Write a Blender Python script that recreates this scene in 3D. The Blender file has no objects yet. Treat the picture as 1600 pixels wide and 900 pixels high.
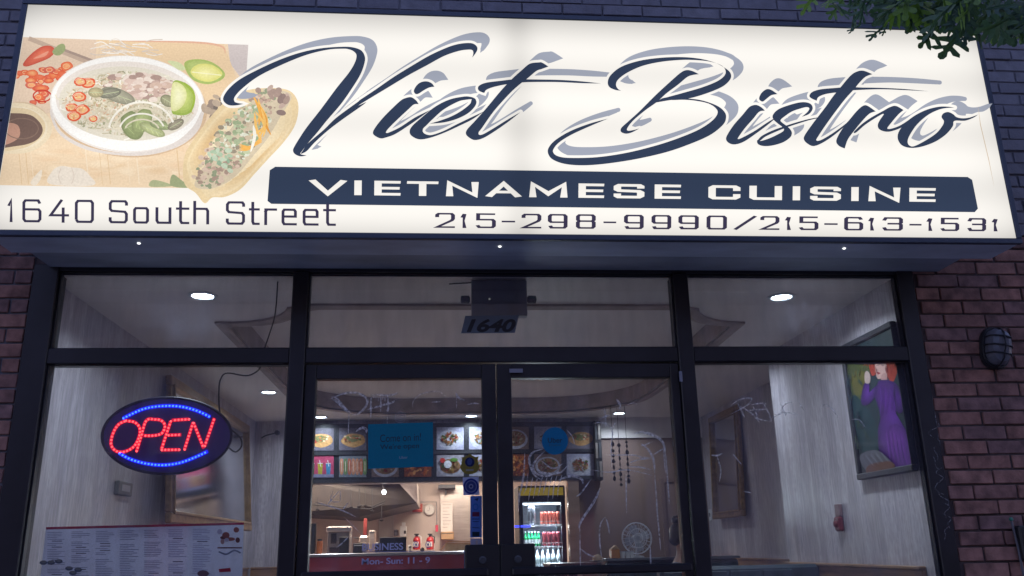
import bpy, bmesh, math, random
from mathutils import Vector, Matrix
from mathutils.geometry import tessellate_polygon
random.seed(7)
S = bpy.context.scene
COL = S.collection
R = math.radians

# ------------------------------------------------------------------ camera
FPX, PITCH, YAW, ROLL = 1343.4, .294193, .0863487, -.0217309
CAM = Vector((0, -4.4, 1.25))
fw = Vector((math.sin(YAW)*math.cos(PITCH), math.cos(YAW)*math.cos(PITCH), math.sin(PITCH)))
r0 = fw.cross(Vector((0, 0, 1))).normalized(); u0 = r0.cross(fw)
rt = math.cos(ROLL)*r0 + math.sin(ROLL)*u0; up = -math.sin(ROLL)*r0 + math.cos(ROLL)*u0
cd = bpy.data.cameras.new('camera'); cam = bpy.data.objects.new('camera', cd); COL.objects.link(cam)
cam.matrix_world = Matrix(((rt.x, up.x, -fw.x, CAM.x), (rt.y, up.y, -fw.y, CAM.y), (rt.z, up.z, -fw.z, CAM.z), (0, 0, 0, 1)))
cd.sensor_width = 36; cd.lens = FPX/1600*36; cd.clip_start = .05; cd.clip_end = 600
S.camera = cam
# ------------------------------------------------------------------ dusk sky, weak low sun, exposure
SUN_EL, SUN_ROT = R(42), R(0)
w = bpy.data.worlds.new("World"); S.world = w; w.use_nodes = True
nt = w.node_tree; sky = nt.nodes.new('ShaderNodeTexSky'); sky.sky_type = 'NISHITA'; sky.sun_disc = False
sky.ozone_density = 3; sky.dust_density = 1; sky.sun_elevation = SUN_EL; sky.sun_rotation = SUN_ROT
tint = nt.nodes.new('ShaderNodeVectorMath'); tint.operation = 'MULTIPLY'; tint.inputs[1].default_value = (1.18, .90, 1.02)
nt.links.new(sky.outputs[0], tint.inputs[0]); bg = nt.nodes['Background']; nt.links.new(tint.outputs[0], bg.inputs[0]); bg.inputs[1].default_value = .15
sl = bpy.data.lights.new('sun', 'SUN'); sl.energy = .02; sl.angle = R(3); sl.color = (1, .85, .75)
so = bpy.data.objects.new('sun', sl); COL.objects.link(so)
sd = Vector((math.sin(SUN_ROT)*math.cos(SUN_EL), math.cos(SUN_ROT)*math.cos(SUN_EL), math.sin(SUN_EL)))
so.rotation_euler = sd.to_track_quat('Z', 'Y').to_euler(); so.location = sd*50
S.view_settings.view_transform = 'Standard'; S.view_settings.look = 'None'
S.view_settings.exposure = .95; S.view_settings.gamma = 1

# measuring helpers: a point of the photograph carried onto a real plane of the place
def ray(a, b): return (a-800)/FPX*rt - (b-450)/FPX*up + fw
def onY(a, b, y): d = ray(a, b); return CAM + d*((y-CAM.y)/d.y)
def onX(a, b, x): d = ray(a, b); return CAM + d*((x-CAM.x)/d.x)
def onZ(a, b, z): d = ray(a, b); return CAM + d*((z-CAM.z)/d.z)

# ------------------------------------------------------------------ materials
def s2l(c):
    return tuple((v/255/12.92 if v/255 <= .04045 else ((v/255+.055)/1.055)**2.4) for v in c)
MATS = {}
def mat(name, col, rough=.6, metal=0, var=0, vscale=(8, 8, 8), bump=0, bscale=None, emit=None, estr=1, col2=None, spec=.5, coat=0, detail=4):
    if name in MATS: return MATS[name]
    m = bpy.data.materials.new(name); m.use_nodes = True; n = m.node_tree.nodes; l = m.node_tree.links
    p = n['Principled BSDF']; p.inputs['Base Color'].default_value = (*col, 1)
    p.inputs['Roughness'].default_value = rough; p.inputs['Metallic'].default_value = metal
    p.inputs['Specular IOR Level'].default_value = spec
    if coat: p.inputs['Coat Weight'].default_value = coat
    if var or bump or col2:
        tc = n.new('ShaderNodeTexCoord'); mp = n.new('ShaderNodeMapping'); mp.inputs['Scale'].default_value = vscale
        oi = n.new('ShaderNodeObjectInfo'); ad = n.new('ShaderNodeVectorMath'); ad.operation = 'MULTIPLY_ADD'
        l.new(oi.outputs['Random'], ad.inputs[0]); ad.inputs[1].default_value = (37, 19, 53); l.new(tc.outputs['Object'], ad.inputs[2])
        l.new(ad.outputs[0], mp.inputs[0])
        no = n.new('ShaderNodeTexNoise'); no.inputs['Scale'].default_value = 1; no.inputs['Detail'].default_value = detail
        l.new(mp.outputs[0], no.inputs['Vector'])
        if var or col2:
            cr = n.new('ShaderNodeValToRGB')
            a = col if not var else tuple(max(0, c*(1-var)) for c in col)
            b = col2 if col2 else tuple(min(1, c*(1+var)) for c in col)
            cr.color_ramp.elements[0].position = .3; cr.color_ramp.elements[1].position = .7
            cr.color_ramp.elements[0].color = (*a, 1); cr.color_ramp.elements[1].color = (*b, 1)
            l.new(no.outputs['Fac'], cr.inputs[0]); l.new(cr.outputs[0], p.inputs['Base Color'])
        if bump:
            bn = n.new('ShaderNodeBump'); bn.inputs['Strength'].default_value = bump; bn.inputs['Distance'].default_value = .004
            if bscale:
                mp2 = n.new('ShaderNodeMapping'); mp2.inputs['Scale'].default_value = bscale; l.new(tc.outputs['Object'], mp2.inputs[0])
                n2 = n.new('ShaderNodeTexNoise'); n2.inputs['Scale'].default_value = 1; n2.inputs['Detail'].default_value = 4
                l.new(mp2.outputs[0], n2.inputs['Vector']); l.new(n2.outputs['Fac'], bn.inputs['Height'])
            else: l.new(no.outputs['Fac'], bn.inputs['Height'])
            l.new(bn.outputs[0], p.inputs['Normal'])
    if emit:
        p.inputs['Emission Color'].default_value = (*emit, 1); p.inputs['Emission Strength'].default_value = estr
    MATS[name] = m; return m

def print_mat(name, emissive=False, rough=.5, strength=1.0, grain=.1, gscale=90, transl=0):
    """printed colours come from the mesh's colour attribute; a backlit print gives them off as light"""
    m = bpy.data.materials.new(name); m.use_nodes = True; n = m.node_tree.nodes; l = m.node_tree.links
    p = n['Principled BSDF']; a = n.new('ShaderNodeVertexColor'); a.layer_name = 'Col'
    tc = n.new('ShaderNodeTexCoord'); no = n.new('ShaderNodeTexNoise'); no.inputs['Scale'].default_value = gscale; no.inputs['Detail'].default_value = 5
    l.new(tc.outputs['Object'], no.inputs['Vector'])
    mr = n.new('ShaderNodeMapRange'); mr.inputs['To Min'].default_value = 1-grain*2; mr.inputs['To Max'].default_value = 1+grain*2
    l.new(no.outputs['Fac'], mr.inputs['Value'])
    mu = n.new('ShaderNodeVectorMath'); mu.operation = 'SCALE'; l.new(a.outputs['Color'], mu.inputs[0]); l.new(mr.outputs[0], mu.inputs['Scale'])
    out = mu.outputs[0]
    p.inputs['Roughness'].default_value = rough
    if emissive:
        # uneven tube light behind the face: rows of tubes and the joint between the two tube banks
        sx = n.new('ShaderNodeSeparateXYZ'); l.new(tc.outputs['Object'], sx.inputs[0])
        def M(op, x, y=None):
            q = n.new('ShaderNodeMath'); q.operation = op
            for k, v in enumerate((x, y)):
                if v is None: continue
                if isinstance(v, (int, float)): q.inputs[k].default_value = v
                else: l.new(v, q.inputs[k])
            return q.outputs[0]
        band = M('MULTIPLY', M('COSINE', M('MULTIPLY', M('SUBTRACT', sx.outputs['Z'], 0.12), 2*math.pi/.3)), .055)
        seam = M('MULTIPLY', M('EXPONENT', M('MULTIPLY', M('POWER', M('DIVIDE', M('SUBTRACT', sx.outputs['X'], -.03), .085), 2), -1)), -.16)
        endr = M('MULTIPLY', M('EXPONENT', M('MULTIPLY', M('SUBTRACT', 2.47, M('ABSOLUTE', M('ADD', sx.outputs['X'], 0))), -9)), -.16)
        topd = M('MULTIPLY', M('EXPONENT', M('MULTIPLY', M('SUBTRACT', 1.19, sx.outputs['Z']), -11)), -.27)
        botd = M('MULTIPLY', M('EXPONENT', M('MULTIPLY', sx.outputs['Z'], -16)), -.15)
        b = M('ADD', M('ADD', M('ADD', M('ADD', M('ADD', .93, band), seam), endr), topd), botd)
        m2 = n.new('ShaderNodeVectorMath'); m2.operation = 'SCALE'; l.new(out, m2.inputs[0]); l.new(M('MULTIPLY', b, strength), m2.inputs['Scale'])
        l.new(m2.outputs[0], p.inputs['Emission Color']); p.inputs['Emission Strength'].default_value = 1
        p.inputs['Base Color'].default_value = (.02, .02, .02, 1); p.inputs['Specular IOR Level'].default_value = .2
    else:
        l.new(out, p.inputs['Base Color'])
        if transl:
            tl = n.new('ShaderNodeBsdfTranslucent'); l.new(out, tl.inputs[0]); mx = n.new('ShaderNodeMixShader'); mx.inputs[0].default_value = transl
            l.new(p.outputs[0], mx.inputs[1]); l.new(tl.outputs[0], mx.inputs[2]); l.new(mx.outputs[0], n['Material Output'].inputs[0])
    MATS[name] = m; return m

def glass_mat(name, haze_film=.02, refl=1.0):
    m = bpy.data.materials.new(name); m.use_nodes = True; n = m.node_tree.nodes; l = m.node_tree.links
    n.remove(n['Principled BSDF']); out = n['Material Output']
    t = n.new('ShaderNodeBsdfTransparent'); t.inputs[0].default_value = (.93, .95, .96, 1)
    g = n.new('ShaderNodeBsdfGlossy'); g.inputs['Roughness'].default_value = .02
    d = n.new('ShaderNodeBsdfDiffuse'); d.inputs[0].default_value = (.56, .58, .78, 1)  # bluish film holds dirt and flare haze put into the glass colour
    fr = n.new('ShaderNodeFresnel'); fr.inputs[0].default_value = 1.5
    mx = n.new('ShaderNodeMixShader'); l.new(fr.outputs[0], mx.inputs[0]); l.new(t.outputs[0], mx.inputs[1]); l.new(g.outputs[0], mx.inputs[2])
    tc = n.new('ShaderNodeTexCoord'); mp = n.new('ShaderNodeMapping'); mp.inputs['Scale'].default_value = (9, 1, 2.2); l.new(tc.outputs['Object'], mp.inputs[0])
    no = n.new('ShaderNodeTexNoise'); no.inputs['Scale'].default_value = 1.6; no.inputs['Detail'].default_value = 6; l.new(mp.outputs[0], no.inputs['Vector'])
    mr = n.new('ShaderNodeMapRange'); mr.inputs['From Min'].default_value = .35; mr.inputs['From Max'].default_value = .8
    mr.inputs['To Min'].default_value = haze_film*.5; mr.inputs['To Max'].default_value = haze_film*2.6; l.new(no.outputs['Fac'], mr.inputs['Value'])
    m2 = n.new('ShaderNodeMixShader'); l.new(mr.outputs[0], m2.inputs[0]); l.new(mx.outputs[0], m2.inputs[1]); l.new(d.outputs[0], m2.inputs[2])
    l.new(m2.outputs[0], out.inputs[0]); MATS[name] = m; return m

def wallpaper_mat():
    m = bpy.data.materials.new('striped_wallpaper'); m.use_nodes = True; n = m.node_tree.nodes; l = m.node_tree.links
    p = n['Principled BSDF']; tc = n.new('ShaderNodeTexCoord')
    mp = n.new('ShaderNodeMapping'); mp.inputs['Scale'].default_value = (85, 85, 7); l.new(tc.outputs['Object'], mp.inputs[0])
    a = n.new('ShaderNodeTexNoise'); a.inputs['Scale'].default_value = 1; a.inputs['Detail'].default_value = 5; l.new(mp.outputs[0], a.inputs['Vector'])
    mp2 = n.new('ShaderNodeMapping'); mp2.inputs['Scale'].default_value = (7, 7, .05); l.new(tc.outputs['Object'], mp2.inputs[0])
    b = n.new('ShaderNodeTexNoise'); b.inputs['Scale'].default_value = 1; b.inputs['Detail'].default_value = 3; l.new(mp2.outputs[0], b.inputs['Vector'])
    mp3 = n.new('ShaderNodeMapping'); mp3.inputs['Scale'].default_value = (45, 45, 22); l.new(tc.outputs['Object'], mp3.inputs[0])
    c = n.new('ShaderNodeTexVoronoi'); c.inputs['Scale'].default_value = 1; l.new(mp3.outputs[0], c.inputs['Vector'])
    gate = n.new('ShaderNodeMapRange'); gate.inputs['From Min'].default_value = .5; gate.inputs['From Max'].default_value = .58; l.new(b.outputs['Fac'], gate.inputs['Value'])
    mm = n.new('ShaderNodeMath'); mm.operation = 'MULTIPLY'; l.new(c.outputs['Distance'], mm.inputs[0]); l.new(gate.outputs[0], mm.inputs[1])
    ad = n.new('ShaderNodeMath'); ad.operation = 'MULTIPLY_ADD'; l.new(mm.outputs[0], ad.inputs[0]); ad.inputs[1].default_value = .35; l.new(a.outputs['Fac'], ad.inputs[2])
    cr = n.new('ShaderNodeValToRGB'); cr.color_ramp.elements[0].position = .38; cr.color_ramp.elements[1].position = .85
    cr.color_ramp.elements[0].color = (.36, .33, .365, 1); cr.color_ramp.elements[1].color = (.60, .555, .62, 1)
    l.new(ad.outputs[0], cr.inputs[0]); l.new(cr.outputs[0], p.inputs['Base Color'])
    bn = n.new('ShaderNodeBump'); bn.inputs['Strength'].default_value = .35; bn.inputs['Distance'].default_value = .003; l.new(ad.outputs[0], bn.inputs['Height']); l.new(bn.outputs[0], p.inputs['Normal'])
    p.inputs['Roughness'].default_value = .38; MATS['wallpaper'] = m; return m

# ------------------------------------------------------------------ mesh helpers
ORG = {}
class MB:
    def __init__(s): s.v = []; s.f = []; s.c = []
    def add(s, vs, fs, col=None):
        o = len(s.v); s.v += [Vector(x) for x in vs]
        for f in fs: s.f.append(tuple(i+o for i in f)); s.c.append(col or (1, 1, 1))
        return s
    def box(s, a, b, col=None, bevel=0):
        x0, x1 = sorted((a[0], b[0])); y0, y1 = sorted((a[1], b[1])); z0, z1 = sorted((a[2], b[2]))
        e = min(bevel, (x1-x0)*.3, (y1-y0)*.3, (z1-z0)*.3)
        if e <= 0:
            return s.add([(x0, y0, z0), (x1, y0, z0), (x1, y1, z0), (x0, y1, z0), (x0, y0, z1), (x1, y0, z1), (x1, y1, z1), (x0, y1, z1)],
                         [(3, 2, 1, 0), (4, 5, 6, 7), (0, 1, 5, 4), (1, 2, 6, 5), (2, 3, 7, 6), (3, 0, 4, 7)], col)
        bm = bmesh.new(); bmesh.ops.create_cube(bm, size=1)
        for v in bm.verts: v.co = Vector(((x0+x1)/2+v.co.x*(x1-x0), (y0+y1)/2+v.co.y*(y1-y0), (z0+z1)/2+v.co.z*(z1-z0)))
        bmesh.ops.bevel(bm, geom=bm.edges[:], offset=e, segments=1, affect='EDGES')
        bm.verts.index_update(); s.add([v.co.copy() for v in bm.verts], [[v.index for v in f.verts] for f in bm.faces], col); bm.free(); return s
    def tube(s, pts, r, n=8, col=None, cap=True):
        pts = [Vector(p) for p in pts]; rs = r if isinstance(r, (list, tuple)) else [r]*len(pts)
        vs = []; fs = []; ref = None
        for i, p in enumerate(pts):
            t = (pts[min(i+1, len(pts)-1)]-pts[max(i-1, 0)]).normalized()
            if ref is None: ref = t.orthogonal().normalized()
            a = (ref - t*ref.dot(t)).normalized(); ref = a; b = t.cross(a)
            for k in range(n): an = 2*math.pi*k/n; vs.append(p+rs[i]*(math.cos(an)*a+math.sin(an)*b))
        for i in range(len(pts)-1):
            for k in range(n): fs.append((i*n+k, i*n+(k+1) % n, (i+1)*n+(k+1) % n, (i+1)*n+k))
        if cap: fs.append(tuple(range(n))[::-1]); fs.append(tuple((len(pts)-1)*n+k for k in range(n)))
        return s.add(vs, fs, col)
    def lathe(s, c, prof, n=16, axis='Z', col=None):
        vs = []; fs = []
        for r_, h in prof:
            for k in range(n):
                an = 2*math.pi*k/n; a, b = r_*math.cos(an), r_*math.sin(an)
                vs.append(Vector(c)+(Vector((a, b, h)) if axis == 'Z' else Vector((a, h, b)) if axis == 'Y' else Vector((h, a, b))))
        for i in range(len(prof)-1):
            for k in range(n): fs.append((i*n+k, i*n+(k+1) % n, (i+1)*n+(k+1) % n, (i+1)*n+k))
        if prof[0][0] > 1e-6: fs.append(tuple(range(n))[::-1])
        if prof[-1][0] > 1e-6: fs.append(tuple((len(prof)-1)*n+k for k in range(n)))
        return s.add(vs, fs, col)
    def poly(s, pts, col=None):
        tr = tessellate_polygon([[Vector(p) for p in pts]]); return s.add(pts, tr, col)
    def prism(s, pts, d, col=None):
        d = Vector(d); n = len(pts); P = [Vector(p) for p in pts]; tr = tessellate_polygon([P])
        s.add(P+[p+d for p in P], list(tr)+[tuple(i+n for i in t[::-1]) for t in tr]+[(i, (i+1) % n, n+(i+1) % n, n+i) for i in range(n)], col); return s
    def build(s, name, m=None, parent=None, smooth=False, kind=None, local=False, fixn=True):
        o0 = Vector((0, 0, 0)) if (parent is None or local) else ORG[parent.name]
        me = bpy.data.meshes.new(name); me.from_pydata([v-o0 for v in s.v], [], s.f)
        if any(c != (1, 1, 1) for c in s.c):
            at = me.color_attributes.new('Col', 'FLOAT_COLOR', 'CORNER'); i = 0
            for c, f in zip(s.c, s.f):
                for _ in f: at.data[i].color = (*c, 1); i += 1
        if fixn and len(s.f) < 20000:
            bm = bmesh.new(); bm.from_mesh(me); bmesh.ops.recalc_face_normals(bm, faces=bm.faces); bm.to_mesh(me); bm.free()
        if smooth:
            for p in me.polygons: p.use_smooth = True
        o = bpy.data.objects.new(name, me); COL.objects.link(o)
        if m: me.materials.append(m)
        if parent is not None: o.parent = parent; ORG[o.name] = o0 if not local else Vector((0, 0, 0))
        else: ORG[o.name] = Vector((0, 0, 0))
        if kind: o['kind'] = kind
        return o
def base(o, loc):
    """move a top-level mesh's origin to its base without moving the mesh"""
    loc = Vector(loc); o.data.transform(Matrix.Translation(-loc)); o.location = loc; ORG[o.name] = loc; return o
def tag(o, label, cat, group=None):
    o['label'] = label; o['category'] = cat
    if group: o['group'] = group
    return o
def thing(name, loc, label, cat, group=None):
    o = bpy.data.objects.new(name, None); o.empty_display_size = .1; COL.objects.link(o); o.location = loc; ORG[o.name] = Vector(loc)
    return tag(o, label, cat, group)
def dup(o, parent=None, loc=None):
    c = o.copy(); COL.objects.link(c); ORG[c.name] = ORG[o.name].copy()
    if parent is not None: c.parent = parent
    if loc is not None: c.location = loc; ORG[c.name] = Vector(loc)
    for ch in list(o.children): dup(ch, c)
    return c

def smooth_closed(pts, k=6):
    """Catmull-Rom through the points; a point with a third entry is a corner"""
    n = len(pts); out = []
    for i in range(n):
        p0, p1, p2, p3 = pts[(i-1) % n], pts[i], pts[(i+1) % n], pts[(i+2) % n]
        if len(p1) > 2: p0 = p1
        if len(p2) > 2: p3 = p2
        for j in range(k):
            t = j/k
            out.append(tuple(.5*((2*p1[a])+(-p0[a]+p2[a])*t+(2*p0[a]-5*p1[a]+4*p2[a]-p3[a])*t*t+(-p0[a]+3*p1[a]-3*p2[a]+p3[a])*t**3) for a in (0, 1)))
    return out
def smooth_open(pts, k=6):
    out = []
    for i in range(len(pts)-1):
        p1, p2 = pts[i], pts[i+1]; p0 = pts[i-1] if i else p1; p3 = pts[i+2] if i+2 < len(pts) else p2
        for j in range(k):
            t = j/k
            out.append(tuple(.5*((2*p1[a])+(-p0[a]+p2[a])*t+(2*p0[a]-5*p1[a]+4*p2[a]-p3[a])*t*t+(-p0[a]+3*p1[a]-3*p2[a]+p3[a])*t**3) for a in (0, 1)))
    out.append(tuple(pts[-1][:2])); return out
def ellipse(cx, cy, rx, ry, n=28, rot=0, a0=0, a1=360):
    o = []
    for i in range(n + (0 if a1-a0 >= 360 else 1)):
        a = R(a0+(a1-a0)*i/n); x, y = rx*math.cos(a), ry*math.sin(a); c, s_ = math.cos(R(rot)), math.sin(R(rot))
        o.append((cx+x*c-y*s_, cy+x*s_+y*c))
    return o

class Print:
    """flat print: coloured shapes drawn in photograph pixels, laid on a real plane, each sheet a hair above the one below"""
    def __init__(s, place, nrm, step=.00018): s.mb = MB(); s.place = place; s.n = Vector(nrm); s.k = 0; s.step = step
    def P(s, p): return s.place(p[0], p[1]) + s.n*(s.k*s.step)
    def poly(s, pts, col):
        s.k += 1; s.mb.poly([s.P(p) for p in pts], s2l(col)); return s
    def sm(s, pts, col, k=5): return s.poly(smooth_closed(pts, k), col)
    def soft(s, pts, edge, mid, n=7, to=(0, 0), k=5):
        """a printed shape whose colour runs from its edge to its middle"""
        o = smooth_closed(pts, k); cx = sum(p[0] for p in o)/len(o)+to[0]; cy = sum(p[1] for p in o)/len(o)+to[1]
        for i in range(n):
            t = i/n; q = 1-t*.92; s.poly([(cx+(x-cx)*q, cy+(y-cy)*q) for x, y in o], tuple(e+(m-e)*(i/(n-1))**.8 for e, m in zip(edge, mid)))
        return s
    def ell(s, cx, cy, rx, ry, col, rot=0, n=28): return s.poly(ellipse(cx, cy, rx, ry, n, rot), col)
    def ring(s, cx, cy, rx, ry, w_, col, rot=0, n=30): return s.line(ellipse(cx, cy, rx, ry, n, rot), w_, col, closed=True)
    def line(s, pts, w_, col, closed=False, taper=False, pen=None):
        s.k += 1; n = len(pts); tx, ty = pen or (w_, w_)
        q = [(p[0]/tx, p[1]/ty) for p in pts]; L = []; Rr = []
        for i in range(n):
            a = q[i-1] if (i or closed) else q[i]; b = q[(i+1) % n] if (i < n-1 or closed) else q[i]
            d1 = Vector((q[i][0]-a[0], q[i][1]-a[1])); d2 = Vector((b[0]-q[i][0], b[1]-q[i][1]))
            if d1.length < 1e-9: d1 = d2
            if d2.length < 1e-9: d2 = d1
            if d1.length < 1e-9: d1 = d2 = Vector((1, 0))
            n1 = Vector((-d1.y, d1.x)).normalized(); n2 = Vector((-d2.y, d2.x)).normalized(); m_ = n1+n2
            if m_.length < .3: m_ = n1
            m_.normalize(); h = .5/max(.45, m_.dot(n1))
            if taper: h *= max(.12, 1-abs(2*i/(n-1)-1)**3)
            L.append(((q[i][0]+m_.x*h)*tx, (q[i][1]+m_.y*h)*ty)); Rr.append(((q[i][0]-m_.x*h)*tx, (q[i][1]-m_.y*h)*ty))
        m2 = n if closed else n-1
        s.mb.add([s.P(p) for p in L+Rr], [(i, (i+1) % n, n+(i+1) % n, n+i) for i in range(m2)], s2l(col)); return s
    def build(s, name, m, parent=None, kind=None): return s.mb.build(name, m, parent, kind=kind, fixn=False)

def text_mesh(name, body, m, parent, x, y, z, height, width=None, shear=0, bold=0, depth=.0008, rot=0):
    """lettering in Blender's own font turned into a mesh in a plane facing the street; x,z = lower left corner"""
    cu = bpy.data.curves.new(name, 'FONT'); cu.body = body; cu.shear = shear; cu.offset = bold; cu.extrude = .001
    ob = bpy.data.objects.new(name, cu); COL.objects.link(ob)
    dg = bpy.context.evaluated_depsgraph_get(); me = bpy.data.meshes.new_from_object(ob.evaluated_get(dg)); bpy.data.objects.remove(ob)
    xs = [v.co.x for v in me.vertices]; ys = [v.co.y for v in me.vertices]; x0, x1, y0, y1 = min(xs), max(xs), min(ys), max(ys)
    sy = height/(y1-y0); sx = (width/(x1-x0)) if width else sy; o0 = ORG[parent.name] if parent is not None else Vector()
    ca, sa = math.cos(rot), math.sin(rot)
    for v in me.vertices:
        a, b, c = (v.co.x-x0)*sx, (v.co.y-y0)*sy, v.co.z
        v.co = Vector((x+a*ca-b*sa, y-c/.001*depth, z+a*sa+b*ca))-o0
    me.materials.clear(); me.materials.append(m); o = bpy.data.objects.new(name, me); COL.objects.link(o)
    if parent is not None: o.parent = parent; ORG[o.name] = o0
    return o

# ------------------------------------------------------------------ palette
M_brick = []
for i, c in enumerate([(.29, .145, .115), (.24, .125, .105), (.32, .165, .13), (.22, .125, .115)]):
    M_brick.append(mat('brick_red_%d' % i, c, .85, var=.42, vscale=(14, 14, 14), bump=.6, bscale=(90, 90, 90)))
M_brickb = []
for i, c in enumerate([(.17, .17, .20), (.16, .16, .19), (.185, .185, .215)]):  # slate paint plus the blue of the sign's flare, put into the brick colour
    M_brickb.append(mat('brick_flare_slate_%d' % i, c, .6, var=.18, vscale=(14, 14, 14), bump=.5, bscale=(80, 80, 80)))
M_mortar = mat('mortar', (.10, .075, .072), .95, var=.25, vscale=(20, 20, 20), bump=.5, bscale=(150, 150, 150))
M_mortarL = mat('mortar_pale', (.15, .15, .17), .95, var=.25, vscale=(20, 20, 20))
M_frame = mat('black_aluminium', (.017, .016, .021), .42, var=.35, vscale=(5, 5, 5), bump=.05, bscale=(120, 120, 30))
M_cab = mat('navy_painted_metal', (.05, .068, .105), .4, var=.15, vscale=(3, 3, 3))
M_soffit = mat('soffit_metal', (.58, .66, .76), .5, var=.2, vscale=(2.5, 6, 3))
M_fascia = mat('fascia_dark', (.38, .43, .50), .6, var=.25, vscale=(2, 6, 3))
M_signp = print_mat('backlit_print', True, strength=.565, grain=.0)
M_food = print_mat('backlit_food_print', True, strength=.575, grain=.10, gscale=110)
M_print = print_mat('paper_print', False, .55, grain=.06, transl=.45)
M_photo = print_mat('photo_print', False, .3, grain=.3, gscale=45)
M_canvas = print_mat('painted_canvas', False, .45, grain=.16, gscale=14)
M_glass = glass_mat('window_glass', .048)
M_glassd = glass_mat('door_glass', .042)
M_wp = wallpaper_mat()
M_ceil = mat('ceiling_paint', (.72, .66, .66), .55, var=.05, vscale=(1.5, 1.5, 1.5), bump=.15, bscale=(60, 60, 60))
M_tray = mat('tray_trim', (.36, .29, .28), .6, var=.2)
M_floor = mat('floor_tile', (.34, .32, .32), .35, var=.2, vscale=(2, 2, 2))
M_gold = mat('gold_frame', (.30, .19, .09), .38, .5, var=.3, vscale=(25, 25, 25), bump=.3)
M_mirror = mat('mirror_glass', (.7, .72, .76), .11, 1)
M_wood = mat('rail_wood', (.30, .17, .09), .4, var=.3, vscale=(4, 4, 40))
M_black = mat('black_plastic', (.02, .02, .022), .4)
M_dgrey = mat('dark_grey_metal', (.07, .075, .085), .45, .4)
M_white = mat('white_plastic', (.65, .66, .68), .45)
M_grey = mat('grey_plastic', (.16, .17, .2), .5, var=.1)
M_steel = mat('brushed_steel', (.55, .50, .47), .33, .85, var=.12, vscale=(3, 3, 40), bump=.1, bscale=(3, 3, 200))
M_kwall = mat('kitchen_wall', (.55, .47, .43), .6, var=.08, vscale=(2, 2, 2))
M_red = mat('red_paint', (.5, .03, .03), .35)
M_maroon = mat('maroon_counter', (.30, .035, .045), .42, var=.25, vscale=(3, 3, 12))
M_brown = mat('brown_wall', (.23, .155, .135), .7, var=.12, vscale=(1.5, 1.5, 1.5))
M_cable = mat('cable_black', (.015, .015, .017), .5)
M_scratch = mat('etched_scratch', (.5, .52, .58), .8, var=.25, vscale=(40, 40, 40))
M_scratch.diffuse_color = (1, 1, 1, 1)
M_lamp = mat('lamp_lit', (.9, .95, 1), .5, emit=(.75, .88, 1), estr=14)
M_booth = mat('teal_vinyl', (.035, .055, .075), .4, var=.2, vscale=(4, 4, 4))
M_conc = mat('concrete', (.26, .25, .24), .85, var=.2, vscale=(3, 3, 3), bump=.3, bscale=(80, 80, 80))
M_asph = mat('asphalt', (.05, .05, .052), .9, var=.25, vscale=(6, 6, 6), bump=.5, bscale=(150, 150, 150))
M_cream = mat('cardboard', (.42, .27, .15), .8, var=.15)

# ------------------------------------------------------------------ the setting: ground, floor, ceiling, inner walls
MB().box((-60, -120, -.6), (60, -3.60, -.30)).build('road', M_asph, kind='structure')
MB().box((-60, -3.60, -.58), (60, -3.44, -.15), bevel=.01).build('kerb', M_conc, kind='structure')
sw = MB()
for i in range(-16, 17): sw.box((i*1.2, -3.436, -.4), (i*1.2+1.19, -.12, -.154+random.uniform(-.002, .002)), bevel=.004)
sw.build('sidewalk', M_conc, kind='structure')
MB().box((-60, -3.6, -.7), (60, 0, -.42)).build('ground', M_asph, kind='structure')
MB().box((-2.3, .07, -.1), (3.2, 9.2, 0)).build('floor', M_floor, kind='structure')
CZ = 2.65
# tray recess outline (x, y) seen from below
tray = []
def arc(cx, cy, r, a0, a1, n=8): return [(cx+r*math.cos(R(a0+(a1-a0)*i/n)), cy+r*math.sin(R(a0+(a1-a0)*i/n))) for i in range(n+1)]
tray += [(-.72, .62)] + [(1.40, .62)] + arc(1.93, .62, .40, 180, 90, 7)[1:] + [(1.98, 2.9)] + arc(.98, 3.75, 1.0, 0, 90, 10) + arc(-.34, 3.75, 1.0, 90, 180, 10) + [(-1.34, 1.02)] + arc(-1.25, .62, .40, 100, 10, 7)[0:]
cb = MB()
bmx = [(-2.3, .0), (3.2, .0), (3.2, 5.30), (-2.3, 5.30)]
# ceiling with a hole: stitched outer square and tray outline
tr = tessellate_polygon([[Vector((*p, 0)) for p in bmx], [Vector((*p, 0)) for p in tray[::-1]]])
allp = bmx+tray[::-1]
cb.add([(p[0], p[1], CZ) for p in allp], tr)
cb.add([(p[0], p[1], CZ+.3) for p in bmx], [(0, 1, 2, 3)])
n = len(tray)
cb.poly([(p[0], p[1], CZ+.15) for p in tray])
cb.build('ceiling', M_ceil, kind='structure', fixn=False)
tb = MB()
tb.add([(p[0], p[1], CZ) for p in tray]+[(p[0], p[1], CZ+.15) for p in tray], [(i, (i+1) % n, n+(i+1) % n, n+i) for i in range(n)])
tm = tb.build('tray_side', M_tray, kind='structure', fixn=False)
mo = MB()
cen = Vector((.32, 2.6))
ring = [(Vector(p)+(Vector(p)-cen).normalized()*.035) for p in tray]; ring2 = [(Vector(p)+(Vector(p)-cen).normalized()*.10) for p in tray]
for zz, rr_, r2 in ((CZ-.014, ring, ring2),):
    mo.add([(p[0], p[1], zz) for p in tray]+[(p.x, p.y, zz-.006) for p in rr_]+[(p.x, p.y, zz+.0) for p in r2]+[(p.x, p.y, CZ+.001) for p in r2],
           [(i, (i+1) % n, n+(i+1) % n, n+i) for i in range(n)]+[(n+i, n+(i+1) % n, 2*n+(i+1) % n, 2*n+i) for i in range(n)]+[(2*n+i, 2*n+(i+1) % n, 3*n+(i+1) % n, 3*n+i) for i in range(n)])
mo.build('ceiling_moulding', M_tray, kind='structure', fixn=False)
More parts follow.
